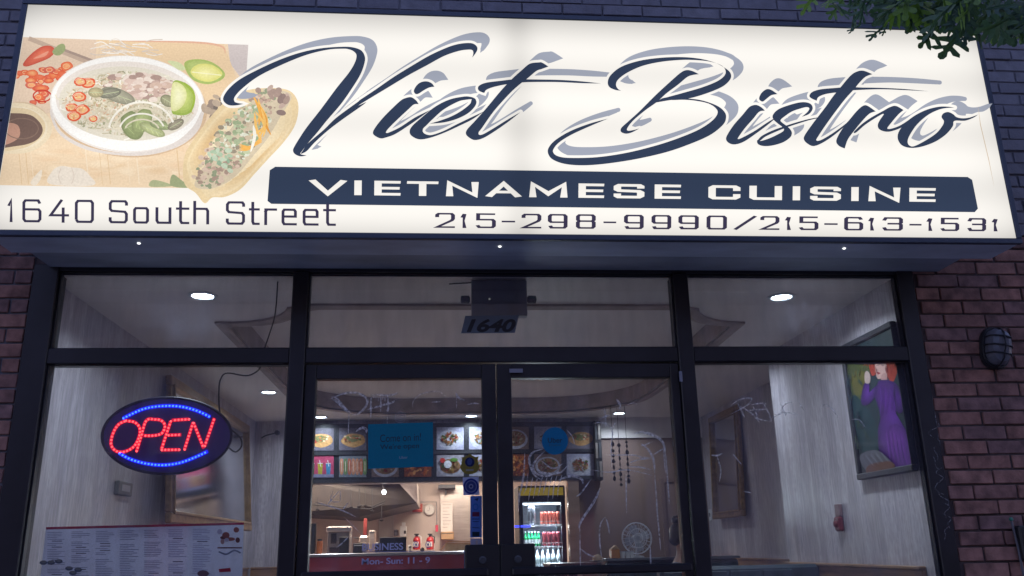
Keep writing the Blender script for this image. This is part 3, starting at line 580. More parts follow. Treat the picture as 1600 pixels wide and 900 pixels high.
# ---- brush script, traced as outlines: three sheets (grey drop shade, cream halo, navy letter)
def Z1(p): return (340+p[0]/4.092, 40+p[1]/4.092, *p[2:])
def Z2(p): return (560+p[0]/4.5, 40+p[1]/4.5, *p[2:])
def Z3(p): return (840+p[0]/4.285, 60+p[1]/4.285, *p[2:])
def Z4(p): return (1120+p[0]/5.293, 80+p[1]/5.293, *p[2:])
def Z5(p): return (1300+p[0]/5.292, 80+p[1]/5.292, *p[2:])
def L(f, *pts): return [f(p) for p in pts]
strokes = [
 L(Z1, (165, 500, 1), (120, 510), (70, 508), (38, 482), (40, 450), (75, 400), (140, 345), (240, 290), (380, 225), (520, 175), (660, 145), (800, 135), (870, 140), (920, 160), (942, 200), (938, 245), (912, 315), (860, 400), (790, 500), (700, 605), (640, 680), (595, 732), (560, 775), (538, 805), (530, 822), (570, 830, 1), (530, 836), (495, 822), (482, 800), (490, 775), (520, 725), (570, 650), (660, 535), (760, 400), (840, 300), (878, 235), (888, 190), (870, 165), (840, 152), (800, 148), (700, 155), (560, 190), (400, 255), (260, 325), (160, 400), (110, 455), (108, 485), (130, 495)),
 L(Z1, (530, 822, 1), (560, 775), (590, 742), (680, 665), (760, 588), (900, 485)) + L(Z2, (0, 530), (120, 450), (250, 360), (380, 280), (500, 210), (620, 155), (700, 130), (770, 122), (810, 128), (835, 150), (835, 175), (820, 200), (800, 225, 1), (808, 195), (800, 172), (760, 170), (700, 180), (600, 215), (480, 280), (350, 350), (200, 440), (100, 500), (0, 562)) + L(Z1, (950, 492), (790, 606), (700, 675), (620, 748), (570, 802)),
 L(Z2, (330, 510), (370, 503), (405, 525), (424, 552, 1), (390, 555), (350, 590), (280, 655), (210, 725), (194, 755), (230, 745), (300, 710), (400, 645), (508, 592, 1), (440, 642), (350, 705), (260, 762), (200, 785), (155, 793), (110, 770), (103, 745), (130, 700), (180, 640), (250, 570), (300, 525)),
 L(Z2, (395, 475), (390, 455), (410, 420), (440, 398), (480, 392), (515, 405), (535, 430, 1), (500, 435), (460, 455), (425, 478), (405, 482)),
 L(Z2, (800, 519), (828, 530), (820, 513), (790, 501), (740, 499), (640, 520), (540, 570), (440, 650), (375, 710), (360, 750), (380, 780), (430, 800), (500, 790), (600, 755), (720, 700), (800, 660), (885, 602, 1), (800, 642), (700, 690), (600, 740), (520, 768), (480, 766), (455, 750), (455, 725), (480, 700), (520, 660), (600, 590), (700, 535), (760, 521)),
 L(Z2, (798, 517), (829, 528), (820, 567), (770, 617), (690, 657), (600, 681), (500, 690, 1), (580, 666), (660, 635), (730, 595), (785, 550)),
 [(842, 97.5), (847, 97.8), (857, 104, 1), (846, 108), (838, 111)] + L(Z2, (1190, 370), (1120, 425), (1050, 492), (950, 605), (870, 718), (846, 750), (850, 768), (880, 762), (950, 722), (1050, 660), (1140, 608, 1), (1060, 672), (960, 742), (880, 790), (825, 805), (790, 795), (757, 765), (765, 730), (820, 670), (900, 580), (1000, 460), (1080, 375), (1150, 312), (1205, 268)),
 L(Z2, (840, 440), (852, 420), (900, 401), (1000, 388), (1100, 377), (1200, 378)) + L(Z3, (0, 275), (150, 278), (300, 288), (425, 302, 1), (300, 300), (150, 293), (0, 292)) + L(Z2, (1150, 400), (1040, 413), (950, 432), (900, 452), (885, 474, 1), (850, 460)),
 L(Z3, (560, 350, 1), (520, 345), (480, 325), (470, 290), (490, 245), (560, 190), (680, 150), (820, 130), (960, 125), (1080, 135), (1180, 160), (1250, 195), (1290, 230), (1292, 270), (1250, 315), (1180, 350), (1080, 385), (1000, 404), (900, 412), (830, 423), (790, 430, 1), (830, 403), (870, 393), (980, 363), (1100, 328), (1200, 288), (1250, 250), (1258, 215), (1230, 180), (1150, 155), (1050, 145), (950, 145), (820, 158), (700, 185), (600, 230), (540, 275), (525, 310), (538, 338)),
 L(Z3, (1080, 240, 1), (1040, 220), (1000, 212), (960, 228), (890, 288), (790, 380), (680, 490), (600, 562), (560, 600), (558, 625), (590, 638), (630, 630), (682, 603, 1), (640, 614), (605, 618), (600, 602), (640, 550), (720, 482), (800, 425), (860, 370), (940, 310), (1000, 260), (1040, 245)),
 L(Z3, (830, 408), (920, 402), (1000, 402), (1100, 415), (1200, 450), (1250, 490), (1262, 530), (1240, 580), (1150, 650), (1000, 715), (850, 765), (650, 810), (450, 840), (300, 850), (180, 840), (100, 810), (70, 770), (75, 730), (120, 680), (220, 620), (350, 570), (472, 537, 1), (350, 588), (230, 643), (150, 692), (110, 735), (105, 765), (140, 790), (220, 800), (400, 795), (600, 765), (800, 715), (950, 665), (1080, 610), (1170, 550), (1205, 500), (1190, 465), (1140, 435), (1060, 418), (980, 411), (900, 413)),
 L(Z4, (290, 450), (330, 445), (370, 465), (398, 492, 1), (350, 502), (300, 560), (230, 640), (180, 710), (176, 728), (230, 705), (320, 655), (420, 588), (497, 543, 1), (430, 602), (330, 677), (230, 745), (160, 770), (110, 765), (78, 735), (85, 695), (140, 610), (210, 530), (260, 470)),
 L(Z4, (350, 385), (370, 345), (410, 315), (450, 320), (502, 355, 1), (450, 365), (410, 395), (380, 417), (355, 405)),
 L(Z4, (703, 543, 1), (762, 520), (792, 480), (785, 445), (750, 425), (690, 423), (600, 445), (510, 480), (465, 525), (465, 560), (500, 595), (545, 630), (553, 657), (500, 690), (430, 722), (362, 742), (340, 732), (332, 748), (345, 772), (390, 785), (460, 780), (545, 755), (605, 715), (621, 680), (610, 650), (580, 620), (540, 590), (527, 570), (560, 540), (620, 500), (690, 475), (740, 463), (765, 472), (750, 502)),
 L(Z4, (335, 745), (370, 702), (460, 656), (560, 620), (660, 588), (780, 557), (917, 536, 1), (780, 567), (670, 600), (570, 634), (480, 670), (400, 708), (362, 738)),
 L(Z4, (1150, 172), (1210, 161), (1287, 190, 1), (1230, 212), (1180, 260), (1130, 320), (1060, 398), (980, 502), (900, 612), (840, 702), (822, 738), (860, 735), (940, 690), (1040, 620), (1112, 560, 1), (1050, 627), (960, 702), (870, 760), (800, 785), (750, 765), (720, 730), (730, 690), (800, 590), (900, 460), (960, 375), (1030, 290), (1100, 208)),
 L(Z4, (765, 370), (790, 337), (860, 315), (980, 304), (1060, 298), (1200, 298)) + L(Z5, (200, 300), (400, 303), (600, 313), (805, 332, 1), (600, 322), (400, 315), (200, 322)) + L(Z4, (1110, 327), (1000, 340), (900, 355), (840, 380), (826, 410, 1), (785, 392)),
 L(Z5, (250, 455), (290, 450), (362, 498, 1), (310, 517), (250, 577), (180, 662), (130, 732), (105, 805, 1), (60, 785), (35, 750), (50, 700), (100, 620), (150, 560), (200, 500)),
 L(Z5, (180, 668), (250, 600), (330, 545), (420, 495), (480, 462), (530, 453), (592, 487, 1), (550, 522), (490, 592), (457, 640), (500, 638), (570, 610), (652, 556, 1), (590, 622), (500, 660), (440, 665), (390, 645), (378, 610), (395, 570), (428, 517), (360, 552), (270, 612), (200, 672)),
 L(Z5, (1012, 468, 1), (960, 459), (880, 460), (780, 485), (680, 535), (600, 600), (550, 670), (545, 730), (580, 780), (650, 800), (740, 790), (850, 750), (940, 690), (998, 622), (1012, 577), (1100, 575), (1170, 550), (1207, 524, 1), (1140, 548), (1080, 555), (1030, 545), (1000, 520), (960, 503), (920, 515), (905, 545), (925, 580), (910, 620), (860, 680), (770, 740), (680, 785), (640, 780), (625, 750), (640, 700), (700, 610), (790, 530), (880, 485), (950, 470)),
]
outl = [smooth_closed(s_, 6) for s_ in strokes]
def thin(pts, d=1.2):
    o = [pts[0]]
    for p in pts[1:]:
        if math.dist(p, o[-1]) > d: o.append(p)
    if math.dist(o[0], o[-1]) < d: o.pop()
    return o
outl = [thin(o_) for o_ in outl]
KB = 700
def circles(pr, pts, r_, col):   # round joins where the outline turns sharply
    for i, p in enumerate(pts):
        a, b_ = pts[i-1], pts[(i+1) % len(pts)]
        v1 = Vector((p[0]-a[0], p[1]-a[1])); v2 = Vector((b_[0]-p[0], b_[1]-p[1]))
        if v1.length and v2.length and v1.angle(v2) > .5: pr.ell(p[0], p[1], r_, r_, col, n=14)
def sheet(name, k, dx, dy, grow, col):
    pr = SPr(k)
    for o_ in outl:
        q = [(x+dx, y+dy) for x, y in o_]
        pr.poly(q, col)
        if grow: pr.line(q, grow*2, col, closed=True); circles(pr, q, grow, col)
    pr.build(name, M_signp, sign)
sheet('script_drop_shade', .0085, 16, -13.5, 3.2, SHAD)
sheet('script_halo', .0105, 0, 0, 3.9, CREAM)
sheet('script_letters', .0125, 0, 0, 0, NAVY)

# ---- banner and square lettering
bn = SPr(.0085)
bn.poly(smooth_closed([(430, 260.5, 1), (1512, 276.5, 1), (1519, 281, 1), (1528, 326, 1), (1523, 331.5, 1), (424, 318.5, 1), (418, 314, 1), (421.5, 266, 1)], 2), NAVY)
G = {  # polylines in a 0..1 box, y up
 '0': [[(0, .1), (0, .9), (.1, 1), (.9, 1), (1, .9), (1, .1), (.9, 0), (.1, 0), (0, .1)]],
 '1': [[(0, .78), (.6, 1), (.6, 0)]],
 '2': [[(0, .8), (0, .92), (.1, 1), (.9, 1), (1, .9), (1, .62), (.92, .5), (0, 0), (1, 0)]],
 '3': [[(0, .85), (.08, 1), (.9, 1), (1, .9), (1, .6), (.9, .52), (.3, .52)], [(.9, .52), (1, .44), (1, .1), (.9, 0), (.08, 0), (0, .14)]],
 '4': [[(.62, 1), (0, .3), (1, .3)], [(.74, .62), (.74, 0)]],
 '5': [[(.95, 1), (0, 1), (0, .58), (.9, .58), (1, .48), (1, .1), (.9, 0), (.08, 0), (0, .1)]],
 '6': [[(.95, .9), (.88, 1), (.1, 1), (0, .9), (0, .1), (.1, 0), (.9, 0), (1, .1), (1, .48), (.9, .57), (0, .57)]],
 '8': [[(.1, .53), (0, .62), (0, .9), (.1, 1), (.9, 1), (1, .9), (1, .62), (.9, .53), (.1, .53), (0, .44), (0, .1), (.1, 0), (.9, 0), (1, .1), (1, .44), (.9, .53)]],
 '9': [[(.06, .1), (.12, 0), (.9, 0), (1, .1), (1, .9), (.9, 1), (.1, 1), (0, .9), (0, .52), (.1, .43), (1, .43)]],
 '-': [[(0, .45), (1, .45)]], '/': [[(0, 0), (1, 1)]],
 'S': [[(1, .85), (1, .92), (.92, 1), (.1, 1), (0, .9), (0, .63), (.1, .54), (.9, .5), (1, .4), (1, .1), (.9, 0), (.08, 0), (0, .08), (0, .18)]],
 'o': [[(0, .08), (0, .6), (.1, .68), (.9, .68), (1, .6), (1, .08), (.9, 0), (.1, 0), (0, .08)]],
 'u': [[(0, .68), (0, .1), (.1, 0), (1, 0)], [(1, .68), (1, 0)]],
 't': [[(.3, .98), (.3, .1), (.42, 0), (1, 0)], [(0, .68), (1, .68)]],
 'h': [[(0, 1), (0, 0)], [(0, .68), (.9, .68), (1, .58), (1, 0)]],
 'r': [[(0, .68), (0, 0)], [(0, .6), (.15, .68), (1, .68)]],
 'e': [[(1, .0), (.1, 0), (0, .1), (0, .6), (.1, .68), (.9, .68), (1, .6), (1, .36), (0, .36)]],
 'V': [[(0, 1), (.5, 0), (1, 1)]], 'I': [[(.5, 0), (.5, 1)]], 'E': [[(1, 1), (0, 1), (0, 0), (1, 0)], [(0, .5), (.95, .5)]],
 'T': [[(0, 1), (1, 1)], [(.5, 1), (.5, 0)]], 'N': [[(0, 0), (0, 1), (1, 0), (1, 1)]], 'A': [[(0, 0), (.5, 1), (1, 0)], [(.2, .3), (.8, .3)]],
 'M': [[(0, 0), (0, 1), (.5, .2), (1, 1), (1, 0)]], 'C': [[(1, .75), (1, .9), (.9, 1), (.1, 1), (0, .9), (0, .1), (.1, 0), (.9, 0), (1, .1), (1, .25)]],
 'U': [[(0, 1), (0, .1), (.1, 0), (1, 0)], [(1, 1), (1, 0)]],
}
def letters(k0, items, top, bot, tw, th, col):
    """items: (glyph, x0, x1); top/bot: ((xa, ya), (xb, yb)) lines the glyphs run between"""
    lin = lambda l_, x: l_[0][1]+(l_[1][1]-l_[0][1])*(x-l_[0][0])/(l_[1][0]-l_[0][0])
    for g, x0, x1 in items:
        pr = SPr(k0)
        for pl in G[g]:
            pts = []
            for (u, v) in pl:
                lean = -.02*(1-v)
                x = x0+tw/2+(x1-x0-tw)*u if x1-x0 > tw*1.2 else (x0+x1)/2
                yt, yb = lin(top, x)+th/2, lin(bot, x)-th/2
                pts.append((x+lean*10, yb+(yt-yb)*v))
            # end caps: extend the two ends by half the pen
            if pl[0] != pl[-1]:
                for e, f_ in ((0, 1), (-1, -2)):
                    dx, dy = pts[e][0]-pts[f_][0], pts[e][1]-pts[f_][1]; Ln = math.hypot(dx/tw, dy/th) or 1
                    pts[e] = (pts[e][0]+dx/Ln*.5, pts[e][1]+dy/Ln*.5)
            pr.line(pts, 1, col, pen=(tw, th), closed=False)
        pr.build('letter', M_signp, sign)
bn.build('banner', M_signp, sign)
letters(.0090, [('V', 484, 541), ('I', 553, 566), ('E', 585, 626), ('T', 636, 685), ('N', 697, 748), ('A', 760, 814), ('M', 827, 887), ('E', 904, 944), ('S', 959, 1007), ('E', 1023, 1064), ('C', 1107, 1157), ('U', 1171, 1222), ('I', 1238, 1251), ('S', 1266, 1314), ('I', 1330, 1342), ('N', 1357, 1407), ('E', 1421, 1462)],
        ((485, 281), (1462, 294)), ((485, 304), (1462, 315.5)), 11.5, 4, CREAM)
tx = SPr(.0142)
letters(.0085, [('1', 12, 22), ('6', 35, 65), ('4', 77, 108), ('0', 117, 147), ('S', 170, 200), ('o', 208, 233), ('u', 243, 268), ('t', 275, 296), ('h', 302, 327), ('S', 353, 383), ('t', 389, 406), ('r', 413, 433), ('e', 440, 464), ('e', 473, 498), ('t', 505, 525)],
        ((12, 311), (525, 316)), ((12, 347), (525, 353)), 4.6, 3.6, (56, 50, 74))
letters(.0085, [('2', 680, 711), ('1', 720, 731), ('5', 744, 775), ('-', 784, 805), ('2', 815, 846), ('9', 856, 887), ('8', 900, 931), ('-', 943, 963), ('9', 975, 1006), ('9', 1018, 1049), ('9', 1060, 1092), ('0', 1104, 1136), ('/', 1147, 1182), ('2', 1188, 1218), ('1', 1227, 1238), ('5', 1249, 1279), ('-', 1288, 1309), ('6', 1319, 1349), ('1', 1357, 1368), ('3', 1379, 1411), ('-', 1421, 1440), ('1', 1448, 1459), ('5', 1470, 1499), ('3', 1512, 1541), ('1', 1550, 1561)],
        ((680, 332.5), (1560, 341)), ((680, 356), (1560, 361.5)), 6.2, 2.6, (56, 50, 74))
tx.line([(1528, 165), (1532, 195), (1545, 250), (1553, 290)], 1.1, (214, 190, 160), taper=True)
tx.build('stain', M_signp, sign)

# ------------------------------------------------------------------ storefront frame with its fixed panes
sf = thing('storefront_frame', (.28, 0, -.15), 'black aluminium shop window frame holding two tall side panes and three panes above the doors', 'window frame')
XA, XM1, XM1b, XM2, XM2b, XZ = -1.95, -.766, -.688, 1.252, 1.334, 2.52
def fb(name, a, b_, m=M_frame): return MB().box(a, b_, bevel=.004).build(name, m, sf)
fb('jamb', (XL+.002, -.045, -.15), (XA, .065, 2.695)); fb('jamb', (XZ, -.045, -.15), (XR-.002, .065, 2.695))
fb('head', (XA+.001, -.04, 2.662), (XZ-.001, .06, 2.72))
fb('mullion', (XM1, -.048, -.14), (XM1b, .07, 2.66)); fb('mullion', (XM2, -.048, -.14), (XM2b, .07, 2.66))
for a, b_ in ((XA+.001, XM1-.001), (XM1b+.001, XM2-.001), (XM2b+.001, XZ-.001)):
    fb('transom_bar', (a, -.042, 2.175), (b_, .064, 2.253))
for a, b_ in ((XA+.001, XM1-.001), (XM2b+.001, XZ-.001)):
    fb('sill', (a, -.044, -.14), (b_, .066, .32))
GY = .012
for a, b_, z0, z1 in ((XA, XM1, .32, 2.175), (XM2b, XZ, .32, 2.175), (XA, XM1, 2.253, 2.662), (XM1b, XM2, 2.253, 2.662), (XM2b, XZ, 2.253, 2.662)):
    MB().box((a+.0015, GY, z0+.0015), (b_-.0015, GY+.006, z1-.0015)).build('pane', M_glass, sf)
    g = MB(); e = .007   # glazing bead
    for p, q in (((a+.002, -.02, z0+.002), (a+e, GY-.001, z1-.002)), ((b_-e, -.02, z0+.002), (b_-.002, GY-.001, z1-.002)), ((a+e+.001, -.019, z0+.002), (b_-e-.001, GY-.001, z0+e)), ((a+e+.001, -.019, z1-e), (b_-e-.001, GY-.001, z1-.002))): g.box(p, q)
    g.build('glazing_bead', mat('bead_grey', (.05, .052, .065), .35, .3), sf)
# lock plates and little tabs seen on the mullion and head
for (a, b_, c, d) in ((796, 576, 817, 582), (1061, 580, 1067, 596)):
    p, q = onY(a, b_, -.052), onY(c, d, -.052); MB().box((p.x, -.051, q.z), (q.x, -.0485, p.z)).build('label_plate', mat('plate_pale', (.25, .26, .32), .5), sf)

# ------------------------------------------------------------------ the two door leaves
def door(x0, x1, g0, g1, label, hx):
    d = thing('shop_door', ((x0+x1)/2, 0, -.14), label, 'door', 'pair of glazed shop doors')
    f = MB(); y0, y1 = -.03, .035
    f.box((x0, y0, -.12), (g0, y1, 2.168), bevel=.003).box((g1, y0, -.12), (x1, y1, 2.168), bevel=.003)
    f.box((g0+.0005, y0+.001, 2.094), (g1-.0005, y1-.001, 2.168), bevel=.003).box((g0+.0005, y0+.001, -.12), (g1-.0005, y1-.001, .12), bevel=.003)
    f.build('door_frame', M_frame, d)
    MB().box((g0+.001, GY, .12), (g1-.001, GY+.006, 2.093)).build('pane', M_glassd, d)
    h = MB().box((g0-.02, -.10, 1.125), (g1+.02, -.065, 1.165), bevel=.008)
    for x in (g0-.005, g1-.02): h.box((x, -.066, 1.13), (x+.03, -.031, 1.16))
    h.build('push_bar', M_frame, d)
    MB().box((hx-.085, -.075, .98), (hx+.085, -.034, 1.272), bevel=.006).build('lock_box', M_black, d)
    MB().lathe((hx, -.075, 1.2), [(.018, 0), (.018, -.006), (.012, -.008)], 14, 'Y').build('key_cylinder', M_dgrey, d)
    return d
door(-.684, .284, -.629, .211, 'left glazed shop door leaf, with the teal notice and small stickers on its glass', .205)
door(.290, 1.249, .364, 1.203, 'right glazed shop door leaf, with a round blue sticker and long scratched drips on its glass', .375)

# ------------------------------------------------------------------ stickers and notices on the glass
OUT = GY-.0015
def sheetpl(y): return lambda a, b: onY(a, b, y)
def sticker(name, y, label, cat, draw, m=M_print, thick=.0008):
    pr = Print(sheetpl(y), (0, -1, 0), .0001); draw(pr); o = pr.build(name, m)
    c = sum((v.co for v in o.data.vertices), Vector())/len(o.data.vertices); base(o, (c.x, y, min(v.co.z for v in o.data.vertices))); return tag(o, label, cat)
def d_teal(p):
    p.poly([(575, 663), (676.5, 659.5), (677, 729, ), (575.5, 732.5)], (8, 138, 172))
o = sticker('notice', OUT, 'teal rectangular notice taped inside the left door glass at eye level', 'notice', d_teal)
MT_dark = mat('notice_text_dark', (.006, .05, .09), .6); MT_pale = mat('notice_text_pale', (.25, .4, .5), .6)
q = onY(594, 691, OUT); text_mesh('notice_text', 'Come on in!', MT_dark, o, q.x, OUT-.0006, q.z, .038, .205, rot=.03)
q = onY(594, 705, OUT); text_mesh('notice_text', "We're open", MT_dark, o, q.x, OUT-.0006, q.z, .034, .195, bold=.002, rot=.03)
q = onY(624, 717, OUT); text_mesh('notice_text', "Uber", MT_pale, o, q.x, OUT-.0006, q.z, .013, .042, rot=.03)
o = sticker('round_sticker', OUT, 'round blue sticker at the top of the right door glass', 'sticker', lambda p: p.ell(867, 689, 20.5, 21.5, (8, 128, 184), n=36))
q = onY(856, 692, OUT); text_mesh('sticker_text', 'Uber', MT_dark, o, q.x, OUT-.0006, q.z, .026, .075, bold=.01)
q = onY(858, 697, OUT); text_mesh('sticker_text', 'Eats', mat('tx2', (.02, .16, .26), .6), o, q.x, OUT-.0006, q.z, .010, .06)
def d_badge(p):
    p.sm([(721, 714, 1), (728, 714), (734, 709), (741, 714), (748, 713, 1), (746, 722), (749, 730), (744, 738), (733, 741), (724, 738), (719, 730), (722, 722)], (150, 136, 62))
    p.ring(734, 724, 12.5, 12.5, 1, (150, 140, 60)); p.ell(734, 722, 7.5, 7.5, (28, 44, 104)); p.sm([(730, 720), (734, 716), (738, 720), (736, 726), (731, 726)], (70, 92, 160))
    p.poly([(728, 733), (740, 733), (740, 736), (728, 736)], (170, 170, 160))
sticker('badge_sticker', OUT, 'gold shield shaped sticker with a blue centre beside the teal notice', 'sticker', d_badge)
def d_seal(p):
    p.poly([(723, 746), (748, 745), (749, 773), (724, 774)], (190, 200, 236)); p.ell(736, 760, 12, 12.5, (44, 60, 150)); p.ell(736, 760, 9.2, 9.6, (130, 142, 190)); p.ell(736, 760, 7.6, 8, (60, 76, 144)); p.ell(736, 760, 3.6, 3.8, (150, 160, 200)); p.ell(736, 760, 1.8, 2, (34, 48, 120))
sticker('seal_sticker', OUT, 'square sticker with a blue round seal under the gold shield sticker', 'sticker', d_seal)
def d_cards(p):
    p.poly([(735, 775), (753, 775), (753, 840), (734.5, 840)], (80, 122, 205))
    p.poly([(741, 780), (748, 778), (746, 783)], (30, 50, 110)); p.ring(743, 792, 4, 4.5, 1.5, (34, 110, 190)); p.poly([(738, 800), (749, 800), (749, 807), (738, 807)], (120, 40, 80))
    p.line([(738, 811), (749, 811)], 1, (30, 40, 90)); p.line([(739, 815), (748, 815)], 1, (30, 40, 90)); p.line([(738, 824), (749, 825)], 1.2, (40, 60, 110)); p.poly([(738, 831), (749, 831), (749, 838), (738, 838)], (20, 46, 60))
sticker('payment_sticker', OUT, 'tall narrow blue sticker strip of payment marks along the left door stile', 'sticker', d_cards)
def d_white(p):
    p.poly([(735, 841), (753, 841), (754, 857), (735, 857)], (176, 176, 206)); p.line([(745, 844), (745, 855)], 3, (214, 196, 190))
sticker('white_sticker', OUT, 'small white sticker just below the blue payment strip', 'sticker', d_white)
def d_note(p):
    p.poly([(725, 860), (746, 859), (747, 892), (725, 892)], (120, 128, 158)); p.line([(728, 866), (743, 866)], 1, (80, 86, 120)); p.line([(728, 870), (743, 870)], 1, (80, 86, 120))
sticker('paper_note', OUT, 'small pale paper note low on the left door glass beside the lock', 'note', d_note)
MT_hrs = mat('white_vinyl', (.42, .44, .62), .6)
hr = thing('hours_lettering', (-.2, OUT, 1.18), 'white vinyl lettering of business hours on the left door glass', 'lettering')
def T(body, x0, y0, x1, y1, m, par, bold=0, shear=0):
    a = onY(x0, y1, OUT-.001); b_ = onY(x1, y0, OUT-.001); text_mesh('lettering', body, m, par, a.x, OUT-.001, a.z, b_.z-a.z, b_.x-a.x, bold=bold, shear=shear)
T('BUSINESS', 565.5, 848, 630, 860.5, MT_hrs, hr, .02)
T('Mon- Sun: 11 - 9', 565, 870, 672, 882.5, MT_hrs, hr, .02)
pr = Print(sheetpl(OUT-.001), SN, .0001); pr.line([(566, 862.5), (680, 861)], 1.3, (150, 150, 190)); 
for x in (650, 669): pr.ring(x, 851, 3.6, 4.6, 1.3, (110, 120, 190)); pr.ell(x, 851, 1.6, 2.2, (90, 110, 180))
pr.build('underline', M_print, hr)
# house number
hn = sticker('house_number', OUT, 'street number 1640 on a dark slanted sticker in the pane over the doors', 'number', lambda p: p.poly([(727, 493.5), (811, 492.5), (804.5, 520), (720.5, 521)], (120, 134, 158)))
a = onY(729, 519, OUT-.001); text_mesh('digits', '1640', mat('num_black', (.012, .012, .02), .4), hn, a.x, OUT-.001, a.z, .072, .262, shear=.28, bold=.035)

# ------------------------------------------------------------------ scratched graffiti on the glass
def tagging(name, label, lines, f, w_=2.2):
    pr = Print(sheetpl(OUT-.0006), (0, -1, 0), .00004)
    for ln in lines:
        wd = w_
        if isinstance(ln[0], (int, float)): wd = ln[0]; ln = ln[1]
        pr.line(smooth_open([f(p) for p in ln], 5), wd, (118, 118, 138), taper=True)
    o = pr.build(name, M_scratchp); c = sum((v.co for v in o.data.vertices), Vector())/len(o.data.vertices); base(o, (c.x, OUT, min(v.co.z for v in o.data.vertices))); return tag(o, label, 'graffiti')
def scratch_mat(name, amount):
    m = bpy.data.materials.new(name); m.use_nodes = True; n_ = m.node_tree.nodes; l = m.node_tree.links
    n_.remove(n_['Principled BSDF']); t = n_.new('ShaderNodeBsdfTransparent'); d = n_.new('ShaderNodeBsdfDiffuse'); d.inputs[0].default_value = (.92, .93, .96, 1)
    tl = n_.new('ShaderNodeBsdfTranslucent'); tl.inputs[0].default_value = (.95, .93, .96, 1); a1 = n_.new('ShaderNodeMixShader'); l.new(d.outputs[0], a1.inputs[1]); l.new(tl.outputs[0], a1.inputs[2])
    no = n_.new('ShaderNodeTexNoise'); no.inputs['Scale'].default_value = 70; mr = n_.new('ShaderNodeMapRange'); mr.inputs['From Min'].default_value = .3; mr.inputs['From Max'].default_value = .7; mr.inputs['To Min'].default_value = amount*.15; mr.inputs['To Max'].default_value = amount
    tc = n_.new('ShaderNodeTexCoord'); l.new(tc.outputs['Object'], no.inputs['Vector']); l.new(no.outputs['Fac'], mr.inputs['Value'])
    mx = n_.new('ShaderNodeMixShader'); l.new(mr.outputs[0], mx.inputs[0]); l.new(t.outputs[0], mx.inputs[1]); l.new(a1.outputs[0], mx.inputs[2]); l.new(mx.outputs[0], n_['Material Output'].inputs[0]); return m
M_scratchp = scratch_mat('etched_glass', 1.0)
c4 = lambda p: (470+p[0]/4.848, 580+p[1]/4.848)
c5 = lambda p: (470+p[0]/4.848, 740+p[1]/4.848)
c6 = lambda p: (780+p[0]/5, 580+p[1]/5)
c7 = lambda p: (780+p[0]/5, 740+p[1]/5)
c8 = lambda p: (1060+p[0]/2.6475, 560+p[1]/2.6475)
tagging('scratched_tag', 'white scratched letters with drips across the top of the left door glass', [
    (3.5, [(225, 210), (330, 168), (430, 165), (500, 210), (490, 270), (430, 325), (375, 330)]), (4, [(235, 205), (290, 245), (365, 325)]), (2.5, [(230, 195), (270, 205), (330, 270), (390, 330)]), (1.6, [(365, 320), (362, 400), (360, 470)]), [(515, 178), (600, 180), (690, 180), (745, 155)], (3, [(535, 180), (530, 270), (530, 355)]), (3, [(500, 292), (600, 262), (690, 238), (725, 210)]), [(605, 185), (607, 250), (605, 312)], (3, [(660, 180), (662, 290), (645, 295)]),
    *[(1.2, [(552+i*17, 182), (553+i*17, 205+(i % 3)*12)]) for i in range(7)], (1.2, [(655, 300), (655, 400)])], c4)
tagging('scratched_tag', 'faint scratched arcs at the upper right of the left door glass', [
    (1.4, [(850, 280), (850, 235), (890, 185), (960, 160), (1040, 152), (1090, 185), (1105, 200)]), [(990, 235), (1060, 230)], (3.2, [(1172, 160), (1200, 205), (1255, 225)]), [(1260, 252), (1310, 243), (1355, 248)], (1.5, [(1180, 190), (1180, 280)]), (4, [(415, 460), (460, 430), (495, 440), (497, 470)])], c4)
tagging('scratched_tag', 'crossed white scratches over the kitchen hood low on the left door glass', [
    (1.6, [(300, 120), (240, 190), (190, 250)]), (1.5, [(245, 130), (225, 200), (260, 215), (300, 210)]), (2.2, [(100, 215), (230, 250), (340, 290), (420, 330)]), (2, [(360, 220), (320, 270)]), (2, [(360, 480), (310, 530), (270, 560)]), (1.4, [(300, 130), (300, 210)]), (1.4, [(330, 330), (400, 400), (470, 470)])], c5)
tagging('scratched_tag', 'long dripping white scrawl over the drinks fridge on the right door glass', [
    (3.5, [(340, 610), (270, 630), (235, 680), (245, 740), (275, 810), (330, 850)]), (3, [(360, 620), (300, 680), (265, 740), (290, 800), (380, 820), (470, 780)]), (2.5, [(330, 700), (420, 760), (500, 720)]), (3, [(300, 720), (310, 780), (400, 800), (480, 790), (530, 740)]),
    *[(1.8, [(225+i*38, 790+(i*37) % 40), (212+i*36, 900), (190+i*38, 960+(i*53) % 70)]) for i in range(8)], (3, [(200, 640), (190, 820), (160, 960), (150, 1100)]), (4, [(460, 850), (560, 820), (640, 840), (655, 880)]), (2.2, [(600, 980), (640, 950), (720, 840)])], lambda p: (780+p[0]/5, 580+p[1]/5))
tagging('scratched_tag', 'thin scratched hooks and lines around the ceiling light in the right door glass', [
    [(820, 290), (832, 360), (830, 440)], (4, [(915, 215), (942, 260), (940, 300)]), [(780, 382), (830, 352), (870, 345)], (2.4, [(725, 412), (790, 400), (850, 420), (885, 470), (875, 600), (880, 750)]), [(910, 385), (885, 460)], (1.4, [(1000, 262), (1050, 248), (1080, 262)]), (1.4, [(525, 455), (570, 510), (590, 570)])], c6)
